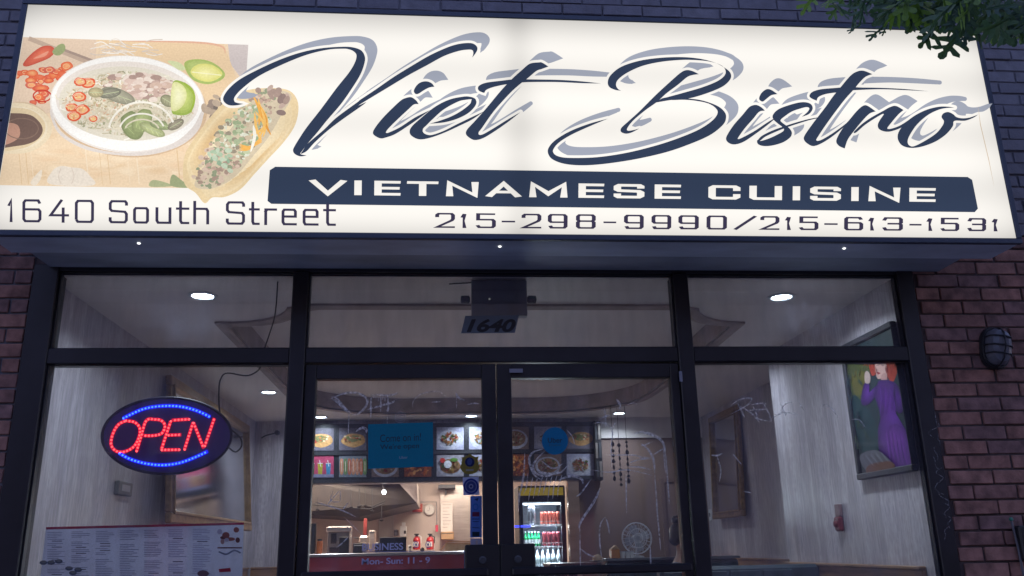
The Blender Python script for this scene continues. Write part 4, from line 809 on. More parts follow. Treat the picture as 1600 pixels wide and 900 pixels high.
tagging('scratched_tag', 'big scratched loop with parallel lines at the right of the right door glass', [
    (4.5, [(1050, 492), (1120, 475), (1220, 510), (1280, 560), (1300, 660)]), (1.4, [(1285, 560), (1290, 700), (1300, 800)]), (2.2, [(1300, 640), (1312, 800), (1330, 1040)]), (3.5, [(1110, 565), (1165, 615), (1205, 690), (1215, 800)]), (2.2, [(1200, 655), (1290, 600)]), (2.2, [(835, 655), (940, 655), (1050, 655), (1110, 670), (1190, 680)]), (2.2, [(1020, 715), (1100, 688), (1190, 685)]), (2.2, [(1010, 745), (1100, 750), (1190, 770)]), (2.2, [(1110, 580), (1140, 575), (1200, 550)]), (2.2, [(1215, 800), (1235, 1100), (1262, 1400)]), (1.8, [(990, 800), (995, 1110)]), (2, [(720, 770), (860, 790), (1000, 770), (1200, 815)])], c6)
tagging('scratched_tag', 'faint curved scratches over the brown wall low on the right door glass', [
    (4, [(790, 110), (740, 220), (640, 370), (625, 430)]), (1.8, [(630, 420), (632, 600), (635, 730)]), (2.6, [(640, 590), (690, 630), (750, 650)]), (2.2, [(825, 340), (790, 400), (785, 520), (800, 660)]), (2.2, [(830, 340), (850, 400), (860, 470)]), (2.2, [(1180, 560), (1185, 760)])], c7)
tagging('scratched_tag', 'white scratched letters over the mirror in the right side window', [
    (2.2, [(215, 195), (255, 170), (300, 165), (290, 190), (215, 232)]), (2, [(245, 185), (262, 220), (275, 245)]), (2.2, [(250, 195), (300, 225), (335, 265)]), [(300, 192), (345, 185), (365, 190)], [(285, 215), (330, 212), (370, 210)], [(305, 190), (325, 235), (330, 250), (385, 262)], (2, [(350, 182), (375, 230), (385, 262)]), (1.6, [(375, 255), (430, 225), (500, 232)]), (1.6, [(420, 180), (440, 225), (445, 240)]), (1.6, [(415, 240), (440, 190), (480, 180)]), (1.6, [(500, 185), (520, 215)]), (1.6, [(590, 215), (605, 190), (640, 215), (660, 250)]), (1.8, [(718, 252), (750, 256), (772, 285)]), (2.6, [(135, 400), (160, 402), (185, 392)]), (2, [(160, 405), (175, 460), (170, 510)]), (1.6, [(225, 395), (262, 440)]), (1.6, [(270, 550), (300, 556)])], c8)
cupm = mat('suction_plastic', (.5, .5, .55), .3)
p = onY(626, 653, .03); sc = MB()
for r_ in (.028, .018, .008): sc.add([], []); sc.tube([(p.x+r_*math.cos(a*.5236), GY-.004, p.z+r_*math.sin(a*.5236)) for a in range(13)], .0012, 5, cap=False)
tag(base(sc.build('suction_cup', cupm), (p.x, GY-.004, p.z-.03)), 'small clear suction cup stuck on the glass above the teal notice', 'suction cup')
# pale scrolling lines down the right jamb
pr = Print(sheetpl(-.0465), (0, -1, 0), .00003)
rr = random.Random(5)
for i in range(11):
    yb = 640+i*18; xb = 1457+i*2.3
    pr.line(smooth_open([(xb+rr.uniform(-9, 9), yb), (xb+rr.uniform(-9, 9), yb+8), (xb+rr.uniform(-9, 9), yb+17), (xb+rr.uniform(-9, 9), yb+26)]), 1.1, (90, 90, 105), taper=True)
o = pr.build('pale_scrolls', scratch_mat('jamb_scroll', .4)); tag(base(o, (2.56, -.046, 1.3)), 'thin pale scrolling lines down the black right hand window jamb', 'graffiti')

# ------------------------------------------------------------------ LED open sign
OY = .085
os_ = thing('open_sign', (*onY(260, 742, OY).to_tuple(),), 'oval LED sign with red letters between two blue arcs, hanging in the left window', 'open sign')
P = lambda a, b, y=OY: onY(a, b, y)
M_ledp = mat('led_panel', (.08, .04, .26), .7, spec=.15)
M_rl = mat('led_red', (.8, .05, .05), .4, emit=(1, .06, .06), estr=2.1); M_bl = mat('led_blue', (.05, .1, .9), .4, emit=(.03, .12, 1), estr=2.6)
M_rg = mat('led_red_glow', (.3, .01, .02), .6, emit=(.60, .004, .03), estr=.75); M_bg = mat('led_blue_glow', (.01, .01, .3), .6, emit=(.01, .01, 1), estr=.75)  # the last two emit faintly as strips imitating soft glow around the LEDs
e0 = ellipse(260.5, 681, 101, 59.5, 56, -1)
MB().prism([P(*q) for q in e0], (0, .022, 0)).build('panel', M_ledp, os_)
MB().tube([P(*q, OY-.002) for q in e0+e0[:1]], .007, 6, cap=False).build('rim', mat('sign_rim', (.010, .006, .03), .6, spec=.2), os_)
o2 = lambda p: (p[0]/3, 600+p[1]/3)
red = [[(590, 172), (632, 180), (655, 208), (650, 252), (625, 295), (580, 318), (540, 312), (520, 280), (530, 230), (555, 190), (590, 172)], [(640, 314), (660, 250), (685, 172), (725, 166), (757, 172), (773, 197), (757, 232), (715, 242), (672, 242)], [(885, 165), (805, 170)], [(800, 175), (778, 240), (756, 308)], [(758, 309), (840, 308)], [(790, 240), (850, 238)], [(865, 306), (905, 180)], [(908, 184), (955, 302)], [(960, 290), (1005, 160)]]
blue = [[(578, 160), (650, 125), (700, 110), (760, 103), (820, 103), (870, 110), (930, 128), (985, 155)], [(560, 325), (610, 352), (680, 372), (760, 380), (840, 370), (910, 345), (975, 315)]]
def resample(pts, d):
    out = [pts[0]]; acc = 0
    for a, b_ in zip(pts, pts[1:]):
        Ln = math.dist(a, b_); t = d-acc
        while t <= Ln: out.append((a[0]+(b_[0]-a[0])*t/Ln, a[1]+(b_[1]-a[1])*t/Ln)); t += d
        acc = (Ln-(t-d))
    return out
for name, sets, ml, mg, wd in (('red_leds', red, M_rl, M_rg, 5.2), ('blue_leds', blue, M_bl, M_bg, 5.6)):
    dots = MB(); ch = Print(sheetpl(OY-.004), (0, -1, 0), .0001)
    for s_ in sets:
        pts = [o2(p) for p in s_]; sp = smooth_open(pts, 6) if len(pts) > 2 else pts
        ch.line(sp, wd, (255, 255, 254))
        for q in resample(sp, 5.4):
            c = P(*q, OY-.006); dots.lathe(c, [(.0, .0), (.0046, .001), (.005, .004)][::-1] and [(.006, .004), (.0052, .001), (.002, -.001)], 7, 'Y')
    dots.build(name, ml, os_, kind='stuff'); ch.build('glow_strip', mg, os_)
cb = MB(); 
cb.tube([P(a, b_, .10) for a, b_ in smooth_open([(434, 440), (430, 490), (420, 525), (413, 545)])], .004, 6)
cb.tube([P(a, b_, .10) for a, b_ in smooth_open([(408, 571), (402, 580), (385, 587), (355, 583), (345, 592), (342, 610), (343, 640), (350, 665), (362, 672), (376, 685), (377, 698), (368, 706), (358, 700)])], .0042, 6)
cb.tube([P(413, 545, .10), P(408, 571, .10)], .004, 6)
cb.build('power_cable', M_cable, os_)

# ------------------------------------------------------------------ paper menu in the left window
mn = thing('paper_menu', (*onY(225, 899, .03).to_tuple(),), 'wide unfolded takeout menu with a red top edge taped inside the left window', 'menu')
mp = Print(sheetpl(.03), (0, -1, 0), .0001)
mp.poly([(72, 824), (381, 817), (377, 960), (56, 960)], (214, 220, 250)); mp.poly([(72, 823.5), (381, 816.5), (381, 820), (72, 827.5)], (190, 40, 76))
rr = random.Random(11)
for c in range(8):
    x0 = 73+c*38.2; x1 = x0+34
    y = 832-c*.8
    if c == 7: continue
    while y < 950:
        if rr.random() < .09: mp.line([(x0+8, y), (x0+24, y)], 1.2, (90, 84, 116)); y += 4
        else:
            wl = rr.uniform(14, 30); mp.line([(x0+1, y), (x0+1+wl, y-.2)], .9, (150, 154, 188)); y += 2.7
        if rr.random() < .06: y += 5
for i in range(8): mp.ell(345+rr.uniform(0, 32), 826+rr.uniform(0, 26), rr.uniform(3, 8), rr.uniform(2, 5), rr.choice([(150, 90, 84), (176, 140, 132), (110, 70, 70), (186, 180, 190)]))
mp.line([(342, 856), (380, 856)], 2, (96, 60, 66)); mp.line(smooth_open([(344, 862), (356, 866), (368, 860), (378, 864)]), 2.5, (120, 128, 150)); mp.poly([(344, 889), (362, 887), (363, 893), (345, 894)], (160, 40, 60))
for (x, y) in ((72, 879), (84, 879), (96, 877), (112, 888), (126, 890), (118, 895)): mp.ell(x, y, 6, 3.4, (98, 104, 120)); mp.ell(x, y-1, 4.2, 2, (130, 132, 130))
mp.ell(320, 896, 9, 5, (120, 90, 96))
mp.build('menu_sheet', M_print, mn)

# ------------------------------------------------------------------ ceiling lights
spots = [(-1.333, .36, 'round ceiling downlight nearest the left window'), (2.016, .355, 'round ceiling downlight nearest the right window'), (-1.543, 3.444, 'ceiling downlight near the big left mirror, behind the open sign'),
         (-1.282, 4.98, 'leftmost ceiling downlight in front of the picture menu boards'), (.336, 5.0, 'middle ceiling downlight in front of the picture menu boards'), (1.953, 4.9, 'right ceiling downlight beyond the ceiling recess'),
         (2.10, 1.90, 'ceiling downlight behind the transom bar, washing the striped right wall')]
M_bezel = mat('bezel_white', (.6, .62, .65), .4)
first = None
for x, y, lab in spots:
    if first is None:
        first = thing('downlight', (x, y, CZ), lab, 'ceiling light', 'round recessed ceiling lights')
        MB().lathe((x, y, CZ), [(.080, -.001), (.080, -.007), (.063, -.010), (.058, -.004)], 28).build('bezel', M_bezel, first)
        MB().lathe((x, y, CZ), [(.057, -.0045), (.04, -.006), (.001, -.0065)], 24).build('lens', M_lamp, first)
        o = first
    else:
        o = dup(first, None, (x, y, CZ)); o['label'] = lab
    ld = bpy.data.lights.new('downlight_lamp', 'AREA'); ld.shape = 'DISK'; ld.size = .13; ld.energy = 5.6 if y < 1 else (3.4 if y < 2.2 else (6.5 if y < 4 else 3.2)); ld.color = (.80, .90, 1); ld.spread = R(150)
    lo = bpy.data.objects.new('downlight_lamp', ld); COL.objects.link(lo); lo.location = (x, y, CZ-.02)

# ------------------------------------------------------------------ emergency light box behind the transom pane
eb = thing('emergency_light', (.31, .06, 2.43), 'grey box with a lamp head on each side, seen edge on above the house number', 'emergency light')
a, b_ = onY(736.5, 441, .06), onY(824, 494, .06)
MB().box((a.x, .05, b_.z), (b_.x, .11, 2.648), bevel=.003).build('housing', mat('box_grey', (.34, .35, .40), .6), eb)
for px in (727, 831):
    p = onY(px, 468, .08); MB().lathe((p.x, .08, p.z), [(.014, -.025), (.022, -.02), (.022, .02), (.012, .025)], 12, 'X').build('lamp_head', mat('lamp_head_dark', (.12, .12, .14), .5), eb)
MB().tube([(a.x+.0, .1, 2.648), (a.x-.12, .12, 2.646)], .003, 5).build('wire', M_cable, eb)

# ------------------------------------------------------------------ things on the side walls
def wall_frame(name, label, cat, x, y0, y1, z0, z1, wdt, m_frame, side, tilt=0, inner=None, group=None):
    """framed rectangle on a side wall; side=+1 faces +x (left wall)"""
    t = thing(name, (x, (y0+y1)/2, z0), label, cat, group)
    hy = (y1-y0)/2; h = z1-z0; s_ = side; fr_ = MB(); dd = .045
    fr_.box((0, -hy, 0), (s_*dd, hy, wdt), bevel=.008).box((0, -hy, h-wdt), (s_*dd, hy, h), bevel=.008)
    fr_.box((0, -hy, wdt+.0005), (s_*(dd-.002), -hy+wdt, h-wdt-.0005), bevel=.008).box((0, hy-wdt, wdt+.0005), (s_*(dd-.002), hy, h-wdt-.0005), bevel=.008)
    i2 = wdt*.8   # raised inner moulding
    fr_.box((s_*.01, -hy+i2, i2), (s_*(dd+.012), hy-i2, wdt+.008), bevel=.004).box((s_*.01, -hy+i2, h-wdt-.008), (s_*(dd+.012), hy-i2, h-i2), bevel=.004)
    fr_.box((s_*.01, -hy+i2, wdt+.0085), (s_*(dd+.010), -hy+wdt+.008, h-wdt-.0085), bevel=.004).box((s_*.01, hy-wdt-.008, wdt+.0085), (s_*(dd+.010), hy-i2, h-wdt-.0085), bevel=.004)
    fr_.build('frame', m_frame, t, local=True)
    if inner: MB().box((s_*.004, -hy+wdt*.9, wdt*.9), (s_*.022, hy-wdt*.9, h-wdt*.9)).build('mirror_glass', inner, t, local=True)
    t.rotation_euler = (0, tilt, 0); return t
wall_frame('wall_mirror', 'large gilt framed mirror on the left wall behind the oval open sign', 'mirror', -1.925, 2.02, 4.75, 1.47, 2.53, .075, M_gold, 1, R(-5), M_mirror)
wall_frame('wall_mirror', 'narrow looking gilt framed mirror on the rear part of the right wall', 'mirror', 2.93, 3.92, 4.86, 1.50, 2.58, .06, M_gold, -1, R(2.5), M_mirror)
pt = thing('framed_painting', (2.513, .335, 1.597), 'dark framed painting of a red haired woman in a purple dress on the right wall', 'painting')
MB().box((2.475, .024, 1.597), (2.513, .655, 1.632), bevel=.005).box((2.475, .024, 2.378), (2.513, .655, 2.413), bevel=.005).box((2.477, .62, 1.6325), (2.513, .655, 2.3775), bevel=.005).box((2.477, .024, 1.6325), (2.513, .030, 2.3775), bevel=.002).build('frame', mat('frame_dark', (.03, .032, .04), .4), pt)
pp = Print(lambda a, b: onX(a, b, 2.49), (-1, 0, 0), .0001)
c9 = lambda p: (1060+p[0]/2.6475, 560+p[1]/2.6475)
def C9(*pts): return [c9(p) for p in pts]
pp.poly([onp for onp in [(1320, 541), (1400, 480), (1450, 470), (1450, 745), (1349, 752)]], (24, 44, 48))
pp.sm(C9((700, 20), (760, -15), (790, 10), (790, 90), (780, 170), (720, 150)), (66, 74, 38)); pp.sm(C9((720, 60), (780, 60), (780, 130), (730, 150)), (88, 84, 34)); pp.sm(C9((720, 160), (760, 180), (830, 300), (820, 400), (770, 400), (735, 300)), (22, 54, 56))
pp.sm(C9((785, 5), (795, -12), (850, -26), (900, -12), (915, 10), (905, 60), (885, 100), (860, 70), (830, 60), (800, 70)), (150, 52, 34))      # hair
pp.sm(C9((815, 0), (830, -20), (850, -15), (862, 20), (858, 60), (845, 78), (825, 84), (815, 50)), (188, 150, 142))                               # face
pp.sm(C9((840, 70), (862, 60), (862, 100), (842, 100)), (170, 130, 124))
pp.sm(C9((822, 55), (832, 58), (836, 62), (826, 66)), (140, 40, 50)); pp.line(C9((818, 30), (830, 28)), .8, (50, 30, 40)); pp.line(C9((840, 28), (852, 30)), .8, (50, 30, 40))
pp.soft(C9((832, 92), (868, 90), (905, 108), (922, 160), (905, 212), (898, 262), (925, 275), (955, 330), (965, 470), (905, 462), (858, 424), (832, 385), (826, 300), (836, 240), (822, 185), (812, 150), (822, 112)), (58, 22, 92), (92, 40, 138), n=8, to=(3, -20), k=4)
pp.soft(C9((822, 112), (815, 155), (790, 188), (762, 192), (757, 160), (770, 105), (790, 98), (792, 140), (806, 128)), (54, 20, 88), (84, 36, 128), n=4, k=4); pp.sm(C9((774, 100), (772, 66), (780, 52), (792, 62), (796, 80), (792, 102)), (170, 148, 142))
pp.soft(C9((898, 104), (925, 150), (930, 215), (908, 222), (892, 150)), (50, 18, 84), (78, 32, 120), n=4, k=4); pp.soft(C9((836, 330), (870, 288), (905, 272), (950, 320), (965, 460), (915, 456), (875, 405)), (78, 32, 116), (120, 56, 160), n=8, to=(4, -8), k=4)
for q_ in range(9): pp.line(smooth_open(C9((862+q_*8, 292+q_*3), (868+q_*9, 350+q_*6), (880+q_*9, 430+q_*2))), .8, (62, 24, 98) if q_ % 2 else (122, 60, 164), taper=True)
for q_ in range(6): pp.line(smooth_open(C9((838+q_*11, 110+q_*4), (842+q_*10, 170), (836+q_*9, 240))), .7, (66, 26, 104) if q_ % 2 else (104, 48, 150), taper=True)
rq = random.Random(2)
for q_ in range(46):
    x, y = rq.gauss(848, 30), rq.gauss(4, 14)
    if 826 < x < 862 and y > -6: continue
    pp.line(smooth_open(C9((x, y), (x+rq.uniform(-8, 8), y+14), (x+rq.uniform(-10, 10), y+30))), 1.1, rq.choice([(120, 38, 26), (160, 62, 38), (96, 30, 24)]), taper=True)
for q_ in range(60):
    x, y = rq.uniform(700, 800), rq.uniform(20, 380)
    pp.line(smooth_open(C9((x, y), (x+rq.uniform(-6, 18), y+rq.uniform(10, 40)))) , rq.uniform(.8, 2), rq.choice([(30, 62, 58), (20, 46, 52), (50, 72, 44), (26, 54, 62)]), taper=True) if x < 760 or y > 200 else None
pp.sm(C9((762, 398), (828, 380), (888, 428), (872, 452), (800, 472), (768, 440)), (88, 88, 98)); pp.sm(C9((798, 440), (880, 425), (905, 448), (860, 464), (790, 476)), (96, 58, 40))
for q_ in range(8): pp.line(C9((772+q_*11, 402-q_*2), (806+q_*10, 446-q_*3)), .8, (122, 122, 132) if q_ % 2 else (64, 62, 74))
o = pp.build('canvas', M_canvas, pt)
# keep the canvas inside its frame
bm = bmesh.new(); bm.from_mesh(o.data)
for co, no in (((0, .029-.335, 0), (0, -1, 0)), ((0, .625-.335, 0), (0, 1, 0)), ((0, 0, 1.628-1.597), (0, 0, -1)), ((0, 0, 2.382-1.597), (0, 0, 1))):
    bmesh.ops.bisect_plane(bm, geom=bm.verts[:]+bm.edges[:]+bm.faces[:], plane_co=co, plane_no=no, clear_outer=True)
bm.to_mesh(o.data); bm.free()
# small wall things
th = thing('thermostat', (-2.03, 1.40, 1.62), 'small square thermostat on the left wall beneath the open sign', 'thermostat')
MB().box((-2.029, 1.28, 1.625), (-2.0, 1.53, 1.71), bevel=.005).build('case', mat('thermo_grey', (.12, .12, .13), .5), th); MB().box((-2.0005, 1.33, 1.65), (-1.998, 1.48, 1.69)).build('screen', mat('thermo_screen', (.3, .3, .34), .3), th)
al = thing('fire_alarm', (2.513, 1.007, 1.30), 'dark red fire alarm with a pale top plate on the right wall below the painting', 'fire alarm')
MB().box((2.475, .967, 1.31), (2.512, 1.042, 1.40), bevel=.012).build('body', mat('alarm_red', (.16, .02, .03), .4), al); MB().box((2.49, .972, 1.402), (2.512, 1.037, 1.475), bevel=.003).build('plate', mat('alarm_plate', (.25, .16, .17), .5), al)
MB().lathe((2.475, 1.007, 1.355), [(.022, 0), (.018, -.012), (.006, -.016)], 12, 'X').build('horn', mat('alarm_red', (.16, .02, .03)), al)
sw_ = thing('light_switch', (2.978, 5.2, 1.5), 'small pale light switch plate on the right wall near its back corner', 'switch')
MB().box((2.968, 5.16, 1.5), (2.979, 5.24, 1.62), bevel=.002).build('plate', M_white, sw_); MB().box((2.962, 5.185, 1.54), (2.968, 5.215, 1.58)).build('rocker', M_grey, sw_)
sc_ = thing('security_camera', (onY(433, 676, BW-.1).x, BW-.02, onY(433, 676, BW-.1).z-.04), 'small dark security camera on a bracket in the left back corner', 'camera')
a = onY(409, 684, BW-.02); b_ = onY(433, 676, BW-.12)
MB().tube([a, (a.x+.05, BW-.06, a.z+.02), (b_.x-.02, b_.y, b_.z-.005)], .007, 6).build('bracket', M_dgrey, sc_); MB().lathe((b_.x, b_.y, b_.z), [(.02, -.03), (.026, -.02), (.026, .03), (.015, .04)], 12, 'Y').build('camera_body', M_black, sc_)

# ------------------------------------------------------------------ picture menu boards
BY = 5.2
a, b_, c_ = onY(474, 664, BY), onY(928, 661, BY), onY(700, 757, BY)
mbd = thing('menu_board', ((a.x+b_.x)/2, BY, 1.958), 'long black menu board with two rows of dish photographs above the kitchen opening', 'menu board')
MB().box((a.x, BY, 1.962), (b_.x, BY+.09, 2.60), bevel=.004).build('backing', mat('board_black', (.022, .024, .03), .35), mbd)
MB().box((a.x, BY-.012, 2.262), (b_.x, BY-.001, 2.292)).build('middle_rail', mat('rail_dark', (.05, .052, .06), .35, .3), mbd)
MB().box((a.x, BY-.012, 1.966), (b_.x, BY-.001, 2.0)).build('lower_rail', mat('rail_dark', (.05, .052, .06)), mbd)
rr = random.Random(21)
def dish(px0, px1, py0, py1, kind):
    pr = Print(sheetpl(BY-.004), (0, -1, 0), .00015); w_ = px1-px0; h = py1-py0; cx, cy = (px0+px1)/2, (py0+py1)/2
    bgc = {'plate': (150, 150, 172), 'drinks': (176, 74, 104), 'rolls': (120, 128, 140), 'bowl': (116, 96, 88), 'fry': (134, 76, 50), 'sand': (100, 96, 108), 'rice': (150, 146, 158)}[kind]
    pr.poly([(px0, py0), (px1, py0), (px1, py1), (px0, py1)], bgc)
    bgc = tuple(v*.78 for v in bgc)
    food = [(170, 96, 50), (150, 120, 70), (90, 110, 60), (176, 134, 96), (200, 180, 150), (150, 50, 40), (120, 86, 60)]
    if kind in ('plate', 'bowl', 'rice'):
        pr.ell(cx, cy+2, w_*.46, h*.44, (168, 168, 184)); pr.ell(cx, cy+1, w_*.38, h*.34, (170, 170, 182) if kind == 'plate' else (150, 112, 76))
        for i in range(80):
            t, r_ = rr.uniform(0, 6.3), rr.random()**.5; x, y = cx+w_*.30*r_*math.cos(t), cy+h*.26*r_*math.sin(t)
            pr.ell(x, y, rr.uniform(.8, 3.2), rr.uniform(.6, 2.0), tuple(v*.85 for v in rr.choice(food)), rot=rr.uniform(0, 180), n=7)
        if kind == 'rice': pr.ell(cx-4, cy-2, 6, 6, (220, 220, 230)); pr.ell(cx+6, cy-9, 6, 3, (90, 130, 60)); pr.ell(cx-12, cy-8, 4, 4, (190, 60, 50))
    elif kind == 'drinks':
        for i, c in enumerate(((60, 110, 60), (170, 160, 60), (70, 130, 170))):
            x = px0+w_*(.2+.3*i); pr.poly([(x-4, cy-5), (x+4, cy-5), (x+3, cy+12), (x-3, cy+12)], c); pr.line([(x-4, cy-5), (x+4, cy-5)], 1, (210, 210, 210)); pr.line([(x-1, cy-10), (x+1, cy)], .8, (230, 230, 230))
        pr.poly([(px0, py1-5), (px1, py1-5), (px1, py1), (px0, py1)], (130, 130, 160))
    elif kind == 'rolls':
        for i in range(7): x = px0+4+i*w_/7; pr.sm([(x-2.4, cy-10), (x+2.4, cy-10), (x+2.6, cy+11), (x-2.4, cy+11)], rr.choice([(190, 110, 80), (200, 140, 110), (110, 140, 90)]), 3); pr.line([(x, cy-8), (x, cy+8)], 1, (220, 200, 190))
    elif kind == 'fry':
        for i in range(60): pr.line([(rr.uniform(px0+2, px1-4), rr.uniform(py0+3, py1-3)) for _ in range(1)]*1+[(rr.uniform(px0+2, px1-2), rr.uniform(py0+3, py1-3))][:1], rr.uniform(1.5, 3), rr.choice([(180, 90, 40), (196, 116, 60), (130, 60, 36)])) if 0 else pr.ell(rr.uniform(px0+3, px1-3), rr.uniform(py0+4, py1-3), rr.uniform(2, 5), rr.uniform(1, 2.4), rr.choice([(186, 92, 40), (200, 120, 62), (140, 64, 36), (214, 150, 90)]), rot=rr.uniform(0, 180), n=8)
    else:
        pr.sm([(px0+3, cy+4), (cx-6, cy-8), (px1-6, cy-6), (px1-3, cy+6), (cx, cy+13)], (176, 136, 88)); pr.sm([(px0+8, cy), (cx, cy-6), (px1-8, cy-2), (cx, cy+5)], (110, 110, 70))
        for i in range(20): pr.ell(rr.uniform(px0+9, px1-9), cy+rr.uniform(-5, 5), 2, 1.3, rr.choice(food), n=7)
    o_ = pr.build('menu_picture', M_photo, mbd)
kinds = [['sand', 'sand', 'bowl', 'plate', 'plate', 'plate', 'bowl', 'plate', 'sand'], ['drinks', 'rolls', 'bowl', 'fry', 'rice', 'plate', 'fry', 'bowl', 'plate']]
for r_ in (0, 1):
    for c in range(9):
        x0 = 479+c*50.8; dish(x0, x0+42.5, (669, 712)[r_]-c*.35, (704, 746)[r_]-c*.35, kinds[r_][c])
p0, p1 = onY(927, 662, BY-.05), onY(943, 757, BY-.05)
cp = thing('carved_panel', ((p0.x+p1.x)/2, BY-.05, 1.95), 'tall dark slatted panel at the right end of the menu board', 'wall panel')
m_ = MB().box((p0.x, BY-.06, 1.95), (p1.x, BY+.09, 2.60), bevel=.004); m_.build('backing', M_black, cp)
for i, (u0, u1) in enumerate(((.12, .42), (.56, .9))):
    for k in range(3): MB().box((p0.x+(p1.x-p0.x)*u0, BY-.068, 1.98+k*.205), (p0.x+(p1.x-p0.x)*u1, BY-.0605, 2.15+k*.205), bevel=.002).build('slat', M_steel if (i+k) % 2 else M_dgrey, cp)
for i, (px, y0, y1) in enumerate(((957, 690, 752), (967, 694, 760), (979, 692, 756))):
    a, b_ = onY(px, y0, 4.4), onY(px, y1, 4.4)
    t = thing('hanging_ornament', (a.x, 4.4, b_.z), ['left', 'middle', 'right'][i]+'most of three dark beaded strings hanging beside the menu board'.replace('most', '' if i == 1 else 'most'), 'ornament', 'dark hanging beaded strings')
    MB().tube([(a.x, 4.4, CZ), (a.x, 4.4, b_.z)], .0025, 5).build('string', M_cable, t); bd = MB(); rg = random.Random(i)
    z = b_.z
    while z < a.z: h = rg.uniform(.03, .06); r_ = rg.uniform(.009, .02); bd.lathe((a.x, 4.4, z), [(.003, 0), (r_, h*.3), (r_*.8, h*.7), (.003, h)], 8); z += h+rg.uniform(.003, .02)
    bd.build('beads', M_black, t)

# ------------------------------------------------------------------ counter, kitchen
ct = thing('service_counter', (-.5, 5.3, 0), 'dark red service counter with a pale top under the kitchen opening', 'counter')
MB().box((-1.495, 5.16, 0), (.62, 5.56, 1.205), bevel=.004).build('counter_front', M_maroon, ct); MB().box((-1.495, 5.14, 1.206), (.64, 5.60, 1.238), bevel=.006).build('counter_top', M_steel, ct)
cl = thing('steel_pillar', (1.45, 5.27, 0), 'warm brushed steel clad pillar between the fridge and the brown wall', 'pillar')
MB().box((1.395, 5.20, 0), (1.521, 5.299, 1.955), bevel=.004).build('cladding', mat('warm_steel', (.50, .36, .27), .32, .75, var=.15, vscale=(2, 2, 14)), cl)
hd = thing('range_hood', (-1.1, 7.6, 1.6), 'large steel kitchen hood hanging over the cooking line', 'hood')
MB().prism([(-1.9, 6.6, 2.14), (-.537, 6.9, 2.09), (-.295, 6.9, 1.83), (-1.02, 6.9, 1.665), (-1.9, 6.6, 1.72)], (0, 1.6, 0)).build('canopy', mat('hood_steel', (.045, .038, .036), .5, .3, var=.3, vscale=(3, 3, 3)), hd)
MB().box((-1.9, 6.55, 2.14), (-.5, 8.4, 2.44)).build('duct', M_steel, hd)
MB().prism([(-.537, 6.89, 2.09), (-.295, 6.89, 1.83), (-.285, 6.89, 1.845), (-.295, 6.89, 2.09)], (0, 1.55, 0)).build('side_panel', M_steel, hd)
for k in range(9): MB().box((-.50+k*.022, 6.86, 2.08-k*.022), (-.49+k*.022, 6.885, 2.10)).build('filter_fin', M_steel, hd)
ru = thing('utensil_rack', (-1.0, 6.5, 1.7), 'dark rail of hanging ladles and hooks in front of the kitchen hood', 'utensil rack')
KU = lambda p, y=6.4: onY(*c5(p), y)
MB().tube([KU((90, 235)), KU((520, 270)), KU((640, 225))], .008, 6).build('rail', M_black, ru)
for (x, y0, y1) in ((380, 120, 250), (442, 115, 245), (487, 110, 240), (540, 110, 280), (612, 190, 350), (128, 180, 270)):
    g = MB().tube([KU((x, y0)), KU((x, y1))], .005, 5); q = KU((x, y1)); g.lathe(q, [(.004, -.02), (.022, -.012), (.026, .0), (.02, .004)], 8); g.build('utensil', M_black, ru)
MB().tube([KU((442, 240)), KU((540, 250)), KU((640, 210))], .008, 6).build('lower_rail', M_black, ru)
kl = thing('kitchen_lamp', (*onY(600, 771, 6.3).to_tuple(),), 'small bright lamp glowing under the kitchen hood', 'lamp'); q = onY(600, 769, 6.3)
MB().lathe(q, [(.004, .028), (.02, .02), (.026, 0), (.018, -.02), (.004, -.026)], 12).build('bulb', mat('bulb_lit', (1, 1, 1), .4, emit=(.9, .95, 1), estr=9), kl); MB().tube([(q.x, q.y, q.z+.025), (q.x-.02, q.y, q.z+.09)], .006, 6).build('stem', M_dgrey, kl)
ck = thing('wall_clock', (*onY(671, 804, 8.55).to_tuple(),), 'round white wall clock on the kitchen back wall', 'clock'); q = onY(671, 796.5, 8.58)
MB().lathe(q, [(.074, 0), (.078, -.02), (.066, -.03), (.062, -.02)], 28, 'Y').build('case', mat('clock_case', (.6, .58, .56), .4), ck); MB().lathe(q, [(.062, -.018), (.001, -.019)], 28, 'Y').build('dial', mat('dial_pale', (.45, .44, .42), .5), ck)
MB().box((q.x-.002, q.y-.024, q.z-.002), (q.x+.002, q.y-.022, q.z+.045)).box((q.x-.03, q.y-.026, q.z-.014), (q.x+.002, q.y-.0245, q.z-.010)).build('hands', M_black, ck)
def kbox(name, label, cat, p0, p1, y, dep, m, part='body', bevel=.006):
    a, b_ = KU(p0, y), KU(p1, y); x0, x1 = sorted((a.x, b_.x)); z0, z1 = sorted((a.z, b_.z))
    t = thing(name, ((x0+x1)/2, y, z0), label, cat); MB().box((x0, y, z0), (x1, y+dep, z1), bevel=bevel).build(part, m, t); return t, (x0, x1, z0, z1)
t, r_ = kbox('wall_sign', 'small red sign on the kitchen back wall beside the clock', 'sign', (846, 228), (921, 290), 8.55, .01, mat('sign_red', (.42, .06, .04), .5), 'board')
for k in range(3): MB().box((r_[0]+.02, 8.546, r_[2]+.03+k*.035), (r_[1]-.02, 8.549, r_[2]+.038+k*.035)).build('text_line', mat('sign_orange', (.75, .3, .2), .5), t)
t, r_ = kbox('wall_cladding', 'tall brushed steel sheet on the kitchen back wall right of the clock', 'wall panel', (1056, 90), (1300, 620), 8.56, .02, M_steel, 'sheet', .002)
t, r_ = kbox('paper_list', 'long white paper hanging on the steel sheet in the kitchen', 'paper', (1060, 225), (1150, 440), 8.5, .01, mat('paper_white', (.7, .66, .64), .7), 'sheet', .001)
